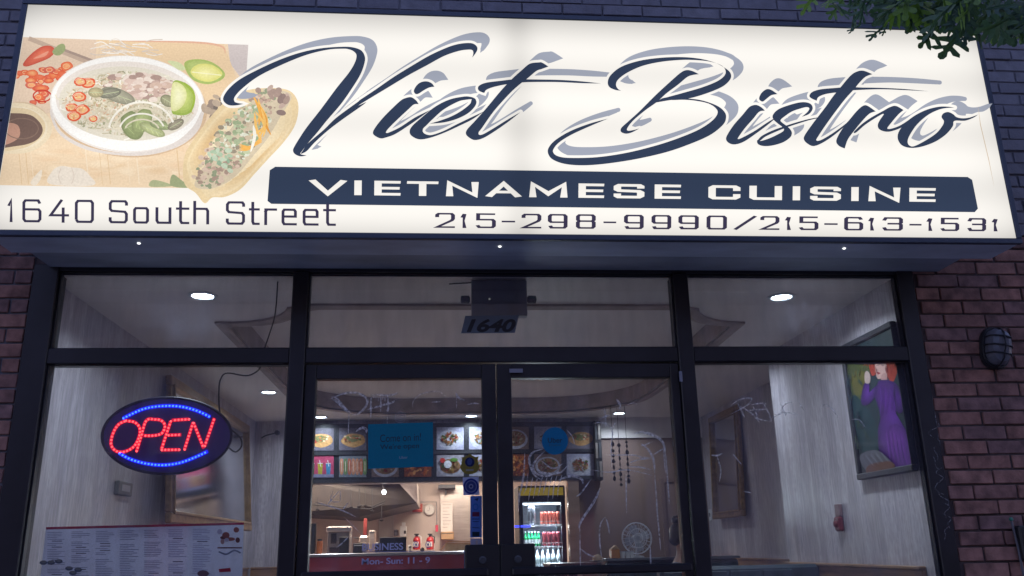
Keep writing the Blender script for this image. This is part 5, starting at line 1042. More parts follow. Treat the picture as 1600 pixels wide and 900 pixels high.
for k in range(9): MB().box((r_[0]+.03, 8.496, r_[2]+.06+k*.045), (r_[0]+.10+(k*37 % 5)*.012, 8.499, r_[2]+.066+k*.045)).build('text_line', mat('ink', (.3, .28, .28), .7), t)
t, r_ = kbox('red_tag', 'small bright red tag hanging by a cord on the kitchen wall', 'tag', (1020, 390), (1040, 440), 8.5, .02, mat('tag_red', (.6, .05, .1), .5), 'tag_plate', .002)
q = KU((1030, 390), 8.5); MB().tube([q, KU((1028, 215), 8.5), KU((900, 215), 8.5)], .006, 6).build('cord', M_grey, t)
def extinguisher(px, lab, g='fire extinguishers on the kitchen wall'):
    q = onY(px, 859, 8.3); top = onY(px, 834, 8.3); h = top.z-q.z
    t = thing('fire_extinguisher', (q.x, 8.3, q.z), lab, 'fire extinguisher', g)
    MB().lathe(q, [(.045, 0), (.052, .01), (.052, h*.62), (.04, h*.75), (.018, h*.82)], 16).build('cylinder', M_red, t, smooth=False)
    MB().box((q.x-.053, 8.3-.054, q.z+h*.2), (q.x+.03, 8.3-.05, q.z+h*.5)).build('label', M_white, t)
    MB().lathe((q.x, q.y, q.z+h*.82), [(.02, 0), (.02, .03)], 10).box((q.x-.035, q.y-.01, q.z+h*.93), (q.x+.03, q.y+.01, q.z+h)).build('valve', M_black, t)
    MB().tube([(q.x+.02, q.y, q.z+h*.88), (q.x+.06, q.y-.01, q.z+h*.8), (q.x+.06, q.y-.02, q.z+h*.4)], .008, 6).build('hose', M_white if px < 660 else M_black, t)
extinguisher(651, 'red fire extinguisher with a white hose, directly under the red sign'); extinguisher(672, 'red fire extinguisher below the wall clock')
t, r_ = kbox('monitor', 'wide black monitor standing on the service counter', 'monitor', (597, 482), (798, 606), 5.50, .03, M_black, 'screen'); MB().box(((r_[0]+r_[1])/2-.03, 5.53, 1.238), ((r_[0]+r_[1])/2+.03, 5.55, r_[2]+.05)).build('stand', M_black, t)
t, r_ = kbox('switch_box', 'small white control box on the kitchen back wall left of the extinguishers', 'box', (750, 398), (800, 476), 8.4, .08, M_white, 'case'); MB().box((r_[0]+.03, 8.39, r_[3]), (r_[0]+.08, 8.44, r_[3]+.05)).build('conduit', M_white, t); MB().box((r_[0]+.06, 8.392, r_[2]+.04), (r_[0]+.09, 8.399, r_[2]+.08)).build('switch', M_black, t)
t, r_ = kbox('door', 'pale flat door in the kitchen back wall left of the control box', 'door', (590, 300), (698, 720), 8.57, .02, mat('door_pale', (.42, .40, .38), .5), 'leaf'); MB().lathe((r_[1]-.05, 8.56, 1.35), [(.02, 0), (.02, -.02), (.012, -.03)], 10, 'Y').build('handle', M_dgrey, t)
t, r_ = kbox('red_pole', 'thin red upright object above the counter in the kitchen', 'stand', (476, 340), (500, 470), 6.6, .03, mat('dull_red', (.25, .04, .035), .5), 'post'); MB().box((r_[0]-.004, 6.595, r_[2]-.3), (r_[1]+.004, 6.63, r_[2]-.002)).build('foot', M_dgrey, t)
# machines on the counter at the left
t, r_ = kbox('espresso_machine', 'grey drinks machine on the counter at the left of the kitchen opening', 'machine', (205, 400), (365, 606), 5.72, .3, mat('machine_grey', (.20, .20, .21), .4, .3), 'body')
MB().box((r_[0]-.01, 5.68, r_[3]-.06), (r_[1]+.02, 5.719, r_[3]-.01), bevel=.004).build('top_tray', M_steel, t); MB().box((r_[0]+.03, 5.70, r_[2]+.02), (r_[1]-.03, 5.718, r_[2]+.07)).build('drip_tray', M_black, t); MB().box((r_[0]+.04, 5.705, r_[2]+.11), (r_[0]+.10, 5.718, r_[3]-.08)).build('panel', M_black, t)
t, r_ = kbox('card_terminal', 'black till screen tilted on the counter left of the wide monitor', 'till', (290, 480), (362, 606), 5.42, .03, M_black, 'screen'); MB().box((r_[0]+.01, 5.452, 1.238), (r_[1]-.01, 5.50, 1.27)).build('foot', M_black, t)
t, r_ = kbox('receipt_printer', 'low black printer on the counter between the till screen and the wide monitor', 'printer', (395, 526), (470, 606), 5.40, .12, M_black, 'case', .01); MB().box((r_[0]+.01, 5.395, r_[3]-.03), (r_[1]-.01, 5.3995, r_[3]-.022)).build('paper_slot', M_white, t)
t, r_ = kbox('kitchen_clutter_pot', 'dark steel pot on the shelf behind the printer', 'pot', (440, 470), (512, 530), 6.2, .15, M_steel, 'pot_body', .02); MB().tube([((r_[0]), 6.2, r_[3]-.03), ((r_[0]-.06), 6.18, r_[3]-.02)], .008, 6).build('handle', M_black, t)
t.name = 'cooking_pot'
q = onY(*c5((88, 600)), 5.42); t = thing('cup_stack', (q.x, q.y, 1.238), 'tall stack of dark grey cups at the left end of the counter', 'cups')
for k in range(11): MB().lathe((q.x, q.y, 1.238+k*.026), [(.024, 0), (.033, .055), (.035, .057)], 12).build('cup', M_dgrey, t)
q = onY(*c5((140, 600)), 5.42); t = thing('orange_jar', (q.x, q.y, 1.238), 'orange jar next to the stack of grey cups on the counter', 'jar')
MB().lathe((q.x, q.y, 1.238), [(.028, 0), (.031, .01), (.031, .12), (.024, .135)], 14).build('jar_body', mat('jar_orange', (.45, .14, .05), .4), t); MB().lathe((q.x, q.y, 1.3735), [(.026, 0), (.026, .018)], 14).build('lid', M_dgrey, t)
q0, q1 = KU((1095, 480), 5.45), KU((1290, 600), 5.45)
t = thing('food_tray', ((q0.x+q1.x)/2, 5.45, 1.238), 'open brown cardboard tray on the right end of the counter', 'tray')
x0, x1 = q0.x, q1.x; MB().box((x0, 5.36, 1.24), (x1, 5.56, 1.246)).box((x0, 5.36, 1.2465), (x1, 5.366, 1.31)).box((x0, 5.554, 1.2465), (x1, 5.56, 1.325)).box((x0, 5.3665, 1.2465), (x0+.006, 5.5535, 1.32)).box((x1-.006, 5.3665, 1.2465), (x1, 5.5535, 1.32)).build('tray_body', M_cream, t)
MB().box((x0+.14, 5.38, 1.247), (x1-.01, 5.50, 1.30), bevel=.004).build('wrapped_food', mat('wrap_pale', (.6, .48, .36), .6), t); MB().tube([(x0-.05, 5.4, 1.25), (x0+.03, 5.44, 1.34), (x1, 5.46, 1.335)], .006, 6).build('flap', M_cream, t)
for i, (p0, p1, yy, dp, mm, nm, cat, lab) in enumerate((((120, 270), (235, 330), 7.6, .2, M_dgrey, 'extractor_box', 'box', 'dark box hanging on the kitchen wall at the far left'),
    ((515, 430), (560, 606), 6.4, .2, M_steel, 'steel_canister', 'canister', 'steel canister behind the printer in the kitchen'), ((1062, 440), (1160, 500), 8.4, .12, M_cream, 'cardboard_box', 'box', 'flattened brown cardboard box under the paper list'),
    ((560, 520), (592, 606), 5.75, .1, M_black, 'sauce_caddy', 'caddy', 'black caddy on the counter left of the wide monitor'), ((705, 425), (740, 470), 8.45, .06, M_grey, 'wall_socket', 'socket', 'grey socket box on the kitchen wall left of the control box'),
    ((812, 540), (838, 606), 5.6, .07, M_white, 'tall_cup', 'cup', 'white cup on the counter right of the wide monitor'), ((905, 560), (935, 606), 5.6, .07, M_black, 'dark_jar', 'jar', 'small dark jar on the counter left of the cardboard tray'))):
    t, r_ = kbox(nm, lab, cat, p0, p1, yy, dp, mm, 'body', .012)
    MB().box((r_[0]+.01, yy-.004, r_[3]-.03), (r_[1]-.01, yy-.0005, r_[3]-.02)).build('band', M_steel if mm is M_black or mm is M_dgrey else M_dgrey, t)
# shelf under the board
t, r_ = kbox('wall_shelf', 'dark shelf under the top edge of the kitchen opening', 'shelf', (1040, 84), (1172, 110), 8.3, .25, M_dgrey, 'board', .003); MB().box((r_[0]+.1, 8.4, r_[2]-.08), (r_[0]+.12, 8.55, r_[2]-.001)).build('bracket', M_dgrey, t)
kld = bpy.data.lights.new('kitchen_tube_light', 'AREA'); kld.shape = 'RECTANGLE'; kld.size = 1.3; kld.size_y = .25; kld.energy = 38; kld.color = (1, .80, .64)
for i, (x, y) in enumerate(((.1, 7.3), (-1.2, 6.0))):
    t = thing('kitchen_ceiling_light', (x, y, 2.44), ['warm tube light on the kitchen ceiling over the rear wall', 'warm tube light on the kitchen ceiling near the counter'][i], 'ceiling light', 'kitchen ceiling lights')
    MB().box((x-.66, y-.13, 2.40), (x+.66, y+.13, 2.449), bevel=.01).build('housing', M_white, t); MB().box((x-.62, y-.10, 2.394), (x+.62, y+.10, 2.3995)).build('diffuser', mat('tube_lit', (1, .95, .9), .5, emit=(1, .82, .66), estr=3), t)
    lo = bpy.data.objects.new('kitchen_tube_light', kld); COL.objects.link(lo); lo.location = (x, y, 2.385)

# ------------------------------------------------------------------ drinks fridge
FY = 5.36
fl, frr = onY(810, 780, FY).x, onY(883, 780, FY).x; ft = onY(845, 759, FY).z
fg = thing('drinks_fridge', ((fl+frr)/2, FY+.3, 0), 'tall glass door drinks fridge with a yellow header, full of cans and bottles', 'fridge')
ix0, ix1 = onY(817, 800, FY).x, onY(877, 800, FY).x; iz1 = onY(845, 784, FY).z; s3, s2, s1 = onY(845, 887, FY).z, onY(845, 853, FY).z, onY(845, 819, FY).z
c = MB().box((fl, FY, 0), (ix0, FY+.55, ft)).box((ix1, FY, 0), (frr, FY+.55, ft)).box((ix0+.0005, FY, iz1), (ix1-.0005, FY+.55, ft)).box((ix0+.0005, FY+.001, 0), (ix1-.0005, FY+.55, s3-.06)); c.build('cabinet', M_black, fg)
MB().box((ix0, FY+.40, s3-.06), (ix1, FY+.42, iz1)).build('back_panel', mat('fridge_back', (.50, .56, .64), .4), fg)
a, b_ = onY(811, 762.5, FY), onY(880, 773.5, FY); MB().box((a.x, FY-.012, b_.z), (b_.x, FY-.001, a.z), bevel=.002).build('header_panel', mat('header_yellow', (.6, .42, .03), .5, emit=(.7, .5, .05), estr=.12, var=.25, vscale=(8, 8, 20)), fg)
MB().box((ix0+.002, FY+.004, s3-.058), (ix1-.002, FY+.010, iz1-.002)).build('glass_door', glass_mat('fridge_glass', .006), fg)
MB().box((ix0-.045, FY-.03, 1.3), (ix0-.03, FY-.012, 1.6), bevel=.003).build('handle', M_dgrey, fg)
for zz in (s1, s2, s3):
    sh = MB().box((ix0+.001, FY+.02, zz-.012), (ix1-.001, FY+.39, zz-.002)); sh.build('shelf', M_white, fg)
    MB().tube([(ix0+.01, FY+.022, zz+.03), (ix1-.01, FY+.022, zz+.03)], .003, 5).build('shelf_rail', M_steel, fg)
MB().box((ix0+.002, FY+.03, iz1-.03), (ix1-.002, FY+.06, iz1-.01)).build('inner_light', mat('fridge_light', (1, 1, 1), .5, emit=(.8, .9, 1), estr=1.6), fg)
for zz in (s1, s2): MB().box((ix0+.004, FY+.024, zz-.022), (ix1-.004, FY+.032, zz-.0125)).build('shelf_edge', M_steel, fg)
ld = bpy.data.lights.new('fridge_lamp', 'AREA'); ld.shape = 'RECTANGLE'; ld.size = ix1-ix0-.04; ld.size_y = .02; ld.energy = 3.6; ld.color = (.8, .9, 1)
for k, zz in enumerate((iz1-.035, s1-.03, s2-.03)):
    lo = bpy.data.objects.new('fridge_lamp', ld); COL.objects.link(lo); lo.location = ((ix0+ix1)/2, FY+.045, zz); lo.rotation_euler = (R(-35), 0, 0)
a, b_ = onY(803, 821, FY-.02), onY(840, 824.5, FY-.02); MB().box((fl-.05, FY-.02, a.z-.022), (ix0+.08, FY-.013, a.z)).build('blue_reflection_strip', mat('blue_reflection', (.05, .05, .8), .4, emit=(.05, .07, 1), estr=1.2), fg)  # glowing strip added in place of a blue LED reflection
def drinks(name, n_, x0, x1, z, h, r_, m, lab, grp, prof='can', capm=None, cat='can'):
    f0 = None
    for k in range(n_):
        x = x0+(x1-x0)*(k+.5)/n_; y = FY+.07
        if f0 is None:
            f0 = thing(name, (x, y, z), lab, cat, grp)
            if prof == 'can':
                MB().lathe((x, y, z), [(r_*.8, 0), (r_, h*.06), (r_, h*.9), (r_*.8, h*.97)], 12).build('can_body', m, f0); MB().lathe((x, y, z), [(r_*.8, h*.971), (r_*.8, h), (r_*.7, h*.985)], 12).build('lid', M_steel, f0)
            else:
                MB().lathe((x, y, z), [(r_*.9, 0), (r_, h*.05), (r_, h*.55), (r_*.4, h*.75), (r_*.35, h*.93)], 12).build('bottle_body', m, f0); MB().lathe((x, y, z), [(r_*1.02, h*.2), (r_*1.02, h*.45)], 12).build('label_band', capm or M_white, f0); MB().lathe((x, y, z), [(r_*.42, h*.931), (r_*.42, h)], 10).build('cap', capm or M_white, f0)
        else: o_ = dup(f0, None, (x, y, z))
        (f0 if k == 0 else o_)['label'] = ['leftmost', 'second', 'third', 'fourth', 'fifth', 'sixth', 'seventh'][k]+(' ' if k == 0 else ' from the left, ')+lab
W = ix1-ix0
drinks('drink_can', 5, ix0+W*.46, ix1-.01, s1, .135, .022, mat('can_orange', (.55, .12, .08), .35, .3), 'orange can at the right of the top fridge shelf', 'orange cans on the top fridge shelf')
drinks('drink_can', 2, ix0+W*.14, ix0+W*.34, s1, .20, .022, mat('can_silver', (.3, .3, .33), .3, .7), 'tall silver can at the left of the top fridge shelf', 'tall silver cans on the top fridge shelf')
drinks('soda_bottle', 5, ix0+.008, ix0+W*.45, s2, .155, .021, mat('bottle_green', (.01, .30, .10), .25), 'green soda bottle at the left of the middle fridge shelf', 'green bottles on the middle fridge shelf', 'b', M_white, 'bottle')
drinks('drink_can', 4, ix0+W*.50, ix1-.01, s2, .150, .024, mat('can_dark_red', (.25, .04, .05), .35, .3), 'dark red can at the right of the middle fridge shelf', 'dark red cans on the middle fridge shelf')
drinks('water_bottle', 7, ix0+.01, ix1-.01, s3, .20, .024, mat('bottle_clear', (.42, .48, .52), .2), 'clear drink bottle on the bottom fridge shelf', 'clear bottles on the bottom fridge shelf', 'b', mat('cap_grey', (.25, .3, .3), .4), 'bottle')

# ------------------------------------------------------------------ right rear: door, booths, fan, cups, person
a, b_ = onY(1031, 747, BW-.02), onY(1082, 747, BW-.02)
dr = thing('inner_door', ((a.x+b_.x)/2+.1, BW-.02, 0), 'plain brown inner door in the rear wall at the right', 'door')
MB().box((a.x, BW-.03, 0), (a.x+.05, BW-.001, a.z), bevel=.003).box((a.x+.0505, BW-.03, a.z-.05), (2.95, BW-.001, a.z), bevel=.003).build('door_casing', mat('casing_brown', (.20, .13, .11), .5), dr); MB().box((a.x+.052, BW-.018, 0), (2.94, BW-.001, a.z-.052)).build('leaf', mat('leaf_brown', (.26, .18, .155), .5, var=.15, vscale=(3, 3, 1)), dr)
MB().lathe((2.85, BW-.018, 1.0), [(.025, 0), (.02, -.03), (.03, -.05), (.01, -.065)], 12, 'Y').build('knob', M_gold, dr)
def booth(x0, x1, y, z, label, legs=True):
    t = thing('booth_seat', ((x0+x1)/2, y, 0), label, 'booth', 'dark padded booth seats')
    MB().box((x0, y, .1), (x1, y+.12, z), bevel=.02).build('backrest', M_booth, t); MB().box((x0, y+.121, .25), (x1, y+.6, .46), bevel=.03).build('seat', M_booth, t); MB().box((x0+.03, y+.02, 0), (x1-.03, y+.55, .099)).build('plinth', M_black, t)
    for k in range(int((x1-x0)/.22)): MB().box((x0+.02+k*.22, y-.012, .5), (x0+.22+k*.22, y-.0005, z-.03), bevel=.01).build('pad', M_booth, t)
booth(1.42, 2.49, 1.36, 1.112, 'dark teal booth seat back behind the right window, touching the striped wall')
booth(1.45, 2.62, 3.35, 1.128, 'dark booth seat back behind the right door, with a fan and cups on its ledge')
MB_l = MB().box((1.43, 3.30, 1.130), (2.62, 3.52, 1.150), bevel=.004); lg = MB_l.build('ledge', mat('ledge_grey', (.12, .13, .16), .4)); tag(base(lg, (2.0, 3.4, 1.13)), 'grey ledge board on top of the rear booth back', 'ledge')
q = onY(996, 857, 3.42); R_ = .135
fn = thing('desk_fan', (q.x, 3.42, 1.15), 'white round wire fan standing on the ledge beside the seated person', 'fan')
wire = mat('fan_wire', (.75, .77, .85), .4, .2)
g = MB()
for r_, d in ((R_, 0), (R_*.97, -.02), (R_*.97, .02), (R_*.6, -.045), (R_*.6, .045), (R_*.3, -.055)):
    g.tube([(q.x+r_*math.cos(a*.262), 3.42+d, 1.15+.03+R_+r_*math.sin(a*.262)) for a in range(25)], .003, 5, cap=False)
for k in range(22):
    an = k*2*math.pi/22
    for sg in (-1, 1): g.tube([(q.x+r_*math.cos(an), 3.42+sg*d, 1.18+R_+r_*math.sin(an)) for r_, d in ((R_, 0), (R_*.9, .03), (R_*.6, .045), (.02, .055))], .0016, 4, cap=False)
g.build('wire_guard', wire, fn, kind='stuff')
for k in range(4):
    bl = MB(); an = k*math.pi/2+.3; pts = []
    for t_, w_ in ((.02, .012), (.06, .035), (.10, .038), (.115, .018)):
        for s_ in (-1, 1): pts.append((q.x+t_*math.cos(an)-s_*w_*math.sin(an), 3.42+s_*.01, 1.18+R_+t_*math.sin(an)+s_*w_*math.cos(an)))
    bl.add(pts, [(0, 1, 3, 2), (2, 3, 5, 4), (4, 5, 7, 6)]); bl.build('blade', mat('fan_blade', (.35, .36, .42), .35), fn)
MB().lathe((q.x, 3.42, 1.18+R_), [(.03, -.02), (.035, 0), (.03, .08)], 12, 'Y').build('motor', mat('fan_white', (.4, .41, .46), .4), fn); MB().lathe((q.x, 3.46, 1.151), [(.07, 0), (.06, .012), (.015, .02), (.012, .14)], 16).build('base', MATS['fan_white'], fn)
for i, px in enumerate((973, 981, 987)):
    q = onY(px, 874, 3.38); t = thing('paper_cup', (q.x, 3.38, 1.1505), ['white cup nearest the orange box on the ledge', 'white cup in the middle of three on the ledge', 'white cup closest to the fan on the ledge'][i], 'cup', 'white cups on the ledge')
    MB().lathe((q.x, 3.38, 1.1505), [(.017, 0), (.023, .05), (.025, .052), (.022, .048)], 12).build('cup_body', M_white, t); MB().lathe((q.x, 3.38, 1.1505), [(.0252, .049), (.0252, .055), (.02, .056)], 12).build('lid', mat('lid_grey', (.4, .42, .5), .4), t)
q = onY(962, 868, 3.4); t = thing('napkin_box', (q.x, 3.4, 1.1505), 'orange brown box left of the cups on the ledge', 'box')
MB().box((q.x-.045, 3.36, 1.1505), (q.x+.03, 3.46, 1.225), bevel=.004).build('box_body', mat('box_orange', (.5, .2, .05), .6), t); MB().prism([(q.x-.045, 3.36, 1.2255), (q.x+.03, 3.36, 1.2255), (q.x+.0, 3.36, 1.26)], (0, .1, 0)).build('lid_flap', M_cream, t)
q = onY(934, 877, 3.6); t = thing('bread_plate', (q.x, 3.6, 1.12), 'plate with a pale bun on the table left of the booth', 'plate')
MB().lathe((q.x, 3.6, 1.12), [(.03, 0), (.075, .012), (.078, .014)], 18).build('plate', M_white, t); MB().lathe((q.x, 3.6, 1.135), [(.04, 0), (.048, .02), (.03, .042), (.004, .05)], 12).build('bun', mat('bun_tan', (.55, .42, .3), .7, var=.2, vscale=(30, 30, 30)), t)
t = thing('dining_table', (1.2, 3.62, 0), 'dark square dining table left of the rear booth', 'table'); MB().box((.95, 3.35, 1.085), (1.40, 3.9, 1.118), bevel=.006).build('tabletop', mat('table_dark', (.05, .035, .03), .35), t); MB().box((1.14, 3.58, .03), (1.22, 3.66, 1.084)).build('leg', M_black, t); MB().box((.98, 3.42, 0), (1.38, 3.82, .029)).build('foot', M_black, t)
q0, q1 = onX(1112, 868, 2.94), onX(1137, 871, 2.94); t = thing('red_booklet', (2.955, (q0.y+q1.y)/2, 1.119), 'small red booklet lying on the wall rail in the rear right corner', 'booklet'); MB().box((2.925, q1.y, 1.119), (2.975, q0.y, 1.132), bevel=.002).build('cover', M_red, t)

# ---- the seated person (profile towards the right, hair in a bun)
def skin_body(name, chains, m, parent, sub=2):
    """chains: list of [(co, radius)...]; first point of later chains joins the nearest earlier vertex"""
    vs = []; es = []; rs = []
    for ch in chains:
        prev = None
        for i, (co, r_) in enumerate(ch):
            co = Vector(co); hit = None
            if i == 0 and vs:
                d = [(v-co).length for v in vs]; k = d.index(min(d))
                if d[k] < .06: hit = k
            if hit is None: vs.append(co); rs.append(r_); hit = len(vs)-1
            if prev is not None: es.append((prev, hit))
            prev = hit
    me = bpy.data.meshes.new(name); me.from_pydata(vs, es, []); o = bpy.data.objects.new(name, me); COL.objects.link(o)
    md = o.modifiers.new('s', 'SKIN'); me.skin_vertices[0].data[0].use_root = True
    for i, r_ in enumerate(rs): me.skin_vertices[0].data[i].radius = (r_, r_) if not isinstance(r_, tuple) else r_
    sb = o.modifiers.new('b', 'SUBSURF'); sb.levels = sub; sb.render_levels = sub
    dg = bpy.context.evaluated_depsgraph_get(); m2 = bpy.data.meshes.new_from_object(o.evaluated_get(dg)); bpy.data.objects.remove(o)
    m2.name = name; 
    for p_ in m2.polygons: p_.use_smooth = True
    m2.materials.clear(); m2.materials.append(m); o = bpy.data.objects.new(name, m2); COL.objects.link(o)
    o0 = ORG[parent.name]; m2.transform(Matrix.Translation(-o0)); o.parent = parent; ORG[o.name] = o0; return o
hq = onY(1059, 842, 3.02); hx, hy, hz = hq.x+.045, 3.02, hq.z
pe = thing('person', (hx, hy, 0), 'seated person with dark bun and grey blue top, facing right behind the right door', 'person')
M_skin = mat('skin', (.36, .21, .16), .55); M_top = mat('grey_blue_cloth', (.10, .12, .18), .8, var=.15, vscale=(20, 20, 20)); M_hair = mat('dark_hair', (.018, .012, .012), .5, bump=.4, bscale=(200, 200, 20))
sh_z = hz-.235
skin_body('body', [
    [((hx-.06, hy, .52), (.15, .14)), ((hx-.06, hy, .70), (.13, .12)), ((hx-.05, hy, .92), (.15, .11)), ((hx-.045, hy, sh_z-.02), (.12, .09)), ((hx-.03, hy, sh_z+.07), .05), ((hx-.01, hy, hz-.10), .047), ((hx, hy, hz-.03), (.075, .085)), ((hx+.0, hy, hz+.045), (.08, .09)), ((hx-.005, hy, hz+.09), (.05, .055))],
    [((hx-.045, hy, sh_z-.02), .1), ((hx-.045, hy-.15, sh_z-.03), .055), ((hx-.02, hy-.21, sh_z-.17), .046), ((hx+.02, hy-.22, sh_z-.30), .04), ((hx+.16, hy-.18, sh_z-.27), .034), ((hx+.27, hy-.13, sh_z-.22), .026), ((hx+.33, hy-.12, sh_z-.21), .03)],
    [((hx-.045, hy, sh_z-.02), .1), ((hx-.045, hy+.15, sh_z-.03), .055), ((hx-.02, hy+.21, sh_z-.17), .046), ((hx+.02, hy+.22, sh_z-.30), .04), ((hx+.16, hy+.18, sh_z-.27), .034), ((hx+.27, hy+.13, sh_z-.22), .026), ((hx+.33, hy+.12, sh_z-.21), .03)],
    [((hx-.06, hy, .52), .14), ((hx+.05, hy-.10, .50), .085), ((hx+.40, hy-.12, .50), .062), ((hx+.42, hy-.12, .28), .05), ((hx+.40, hy-.12, .06), .036), ((hx+.50, hy-.12, .04), .034)],
    [((hx-.06, hy, .52), .14), ((hx+.05, hy+.10, .50), .085), ((hx+.40, hy+.12, .50), .062), ((hx+.42, hy+.12, .28), .05), ((hx+.40, hy+.12, .06), .036), ((hx+.50, hy+.12, .04), .034)]], M_skin, pe)
skin_body('shirt', [
    [((hx-.06, hy, .56), (.162, .15)), ((hx-.06, hy, .72), (.142, .13)), ((hx-.05, hy, .92), (.16, .12)), ((hx-.045, hy, sh_z-.01), (.13, .10)), ((hx-.035, hy, sh_z+.045), .06)],
    [((hx-.045, hy, sh_z-.01), .1), ((hx-.045, hy-.15, sh_z-.02), .068), ((hx-.02, hy-.21, sh_z-.17), .057), ((hx+.02, hy-.22, sh_z-.29), .05)],
    [((hx-.045, hy, sh_z-.01), .1), ((hx-.045, hy+.15, sh_z-.02), .068), ((hx-.02, hy+.21, sh_z-.17), .057), ((hx+.02, hy+.22, sh_z-.29), .05)]], M_top, pe)
skin_body('trousers', [
    [((hx-.06, hy, .58), (.16, .15)), ((hx-.06, hy, .50), (.16, .15)), ((hx+.05, hy-.10, .50), .095), ((hx+.40, hy-.12, .50), .075), ((hx+.42, hy-.12, .28), .06), ((hx+.40, hy-.12, .10), .05)],
    [((hx-.06, hy, .50), .14), ((hx+.05, hy+.10, .50), .095), ((hx+.40, hy+.12, .50), .075), ((hx+.42, hy+.12, .28), .06), ((hx+.40, hy+.12, .10), .05)]], mat('dark_trousers', (.03, .03, .04), .8), pe)
hr_ = MB(); bm = bmesh.new(); bmesh.ops.create_icosphere(bm, subdivisions=3, radius=1)
hr_.add([Vector((hx-.022+.094*v.co.x+(0 if v.co.z > -.2 else -.01), hy+.090*v.co.y, hz+.045+.098*v.co.z-.03*max(0, -v.co.x)*(v.co.z < 0))) for v in bm.verts], [[v.index for v in f.verts] for f in bm.faces]); 
hr_.add([Vector((hx-.045+.042*v.co.x*(1+.1*math.sin(9*v.co.z)), hy+.044*v.co.y, hz+.155+.036*v.co.z*(1+.12*math.sin(7*v.co.x)))) for v in bm.verts], [[v.index for v in f.verts] for f in bm.faces]); bm.free()
hr_.build('hair', M_hair, pe, smooth=True)
fc = MB().prism([(hx+.078, hy-.012, hz+.02), (hx+.112, hy-.012, hz-.012), (hx+.080, hy-.012, hz-.022)], (0, .024, 0)); fc.build('nose', M_skin, pe)
MB().box((hx+.073, hy-.022, hz-.052), (hx+.094, hy+.022, hz-.042), bevel=.004).build('mouth', mat('lips', (.3, .1, .09), .5), pe)
for s_ in (-1, 1):
    MB().lathe((hx+.070, hy+s_*.032, hz+.022), [(.0, 0), (.010, .004), (.012, .012)][::-1], 10, 'X').build('eye', M_white, pe); MB().lathe((hx-.005, hy+s_*.083, hz-.005), [(.026, -.004*s_), (.02, .008*s_), (.008, .004*s_)], 10, 'Y').build('ear', M_skin, pe)
    for k in range(5):
        zz = sh_z-.21; ln = (.055, .07, .075, .068, .05)[k]; yy = hy+s_*.12+(k-2)*.018
        MB().tube([(hx+.335, yy, zz), (hx+.335+ln*.55, yy, zz+.008), (hx+.335+ln*.9, yy, zz-.012)] if k != 4 else [(hx+.31, hy+s_*.09, zz), (hx+.34, hy+s_*.07, zz+.008), (hx+.365, hy+s_*.068, zz)], [.009, .008, .006], 7).build('finger', M_skin, pe)
t = thing('booth_seat', (hx-.05, 3.0, 0), 'low dark seat that the seated person sits on', 'seat'); MB().box((hx-.30, 2.78, .12), (hx+.20, 3.24, .40), bevel=.03).build('seat', M_booth, t); MB().box((hx-.28, 2.8, 0), (hx+.18, 3.22, .119)).build('plinth', M_black, t)

# ------------------------------------------------------------------ bulkhead lamp and small things on the right brick pier
q = onY(1557, 543, -.07)
bl = thing('bulkhead_lamp', (q.x, -.036, q.z-.14), 'unlit oval caged bulkhead lamp on the brick at the right of the shop front', 'wall lamp')
rot = R(-10)
def bp_(x, z, y): return (q.x+x*math.cos(rot)+z*math.sin(rot)*-1, y, q.z+x*math.sin(rot)*1+z*math.cos(rot))
def oval(hw, hh, y, n_=28, pw=2.6):
    o_ = []
    for k in range(n_):
        a = 2*math.pi*k/n_; ca, sa = math.cos(a), math.sin(a); o_.append(bp_(hw*math.copysign(abs(ca)**(2/pw), ca), hh*math.copysign(abs(sa)**(2/pw), sa), y))
    return o_
def loft(rings):
    g = MB(); n_ = len(rings[0]); vs = [p for r_ in rings for p in r_]
    g.add(vs, [(i*n_+k, i*n_+(k+1) % n_, (i+1)*n_+(k+1) % n_, (i+1)*n_+k) for i in range(len(rings)-1) for k in range(n_)]+[tuple(range(n_)), tuple((len(rings)-1)*n_+k for k in range(n_))]); return g
loft([oval(.078, .115, -.034), oval(.080, .118, -.05), oval(.078, .115, -.062)]).build('back_box', mat('lamp_black', (.02, .022, .028), .5), bl)
loft([oval(.066, .102, -.0625), oval(.064, .100, -.095), oval(.052, .086, -.122), oval(.03, .055, -.135)]).build('lens', mat('lamp_glass', (.13, .14, .17), .22, var=.12), bl, smooth=False)
cg = MB()
for hw, hh, y in ((.072, .108, -.068),): pts = oval(hw, hh, y); cg.tube(pts+pts[:1], .006, 6, cap=False)
for zz in (-.045, .0, .05): k = math.sqrt(max(0, 1-(zz/.108)**2)); cg.tube([bp_(-.072*k, zz, -.07), bp_(-.066*k, zz, -.105), bp_(-.045*k, zz, -.134), bp_(0, zz, -.145), bp_(.045*k, zz, -.134), bp_(.066*k, zz, -.105), bp_(.072*k, zz, -.07)], .0045, 6)
cg.tube([bp_(0, -.11, -.07), bp_(0, -.10, -.105), bp_(0, -.07, -.138), bp_(0, 0, -.152), bp_(0, .07, -.138), bp_(0, .10, -.105), bp_(0, .11, -.07)], .0045, 6)
cg.build('cage', MATS['lamp_black'], bl)
a, b_ = onY(1580, 812, -.06), onY(1592, 905, -.06)
cdt = thing('door_buzzer', (a.x, -.05, b_.z), 'thin vertical conduit with a small dark box on the brick at the lower right corner', 'conduit')
MB().tube([(a.x, -.06, a.z), (a.x+.01, -.06, (a.z+b_.z)/2), (a.x+.015, -.06, b_.z-.3)], .006, 8).build('pipe', mat('pipe_grey', (.16, .16, .18), .5, .3), cdt); MB().lathe((a.x, -.06, a.z), [(.009, -.005), (.011, .0), (.006, .012)], 10).build('cap', mat('cap_green', (.04, .2, .13), .4), cdt)
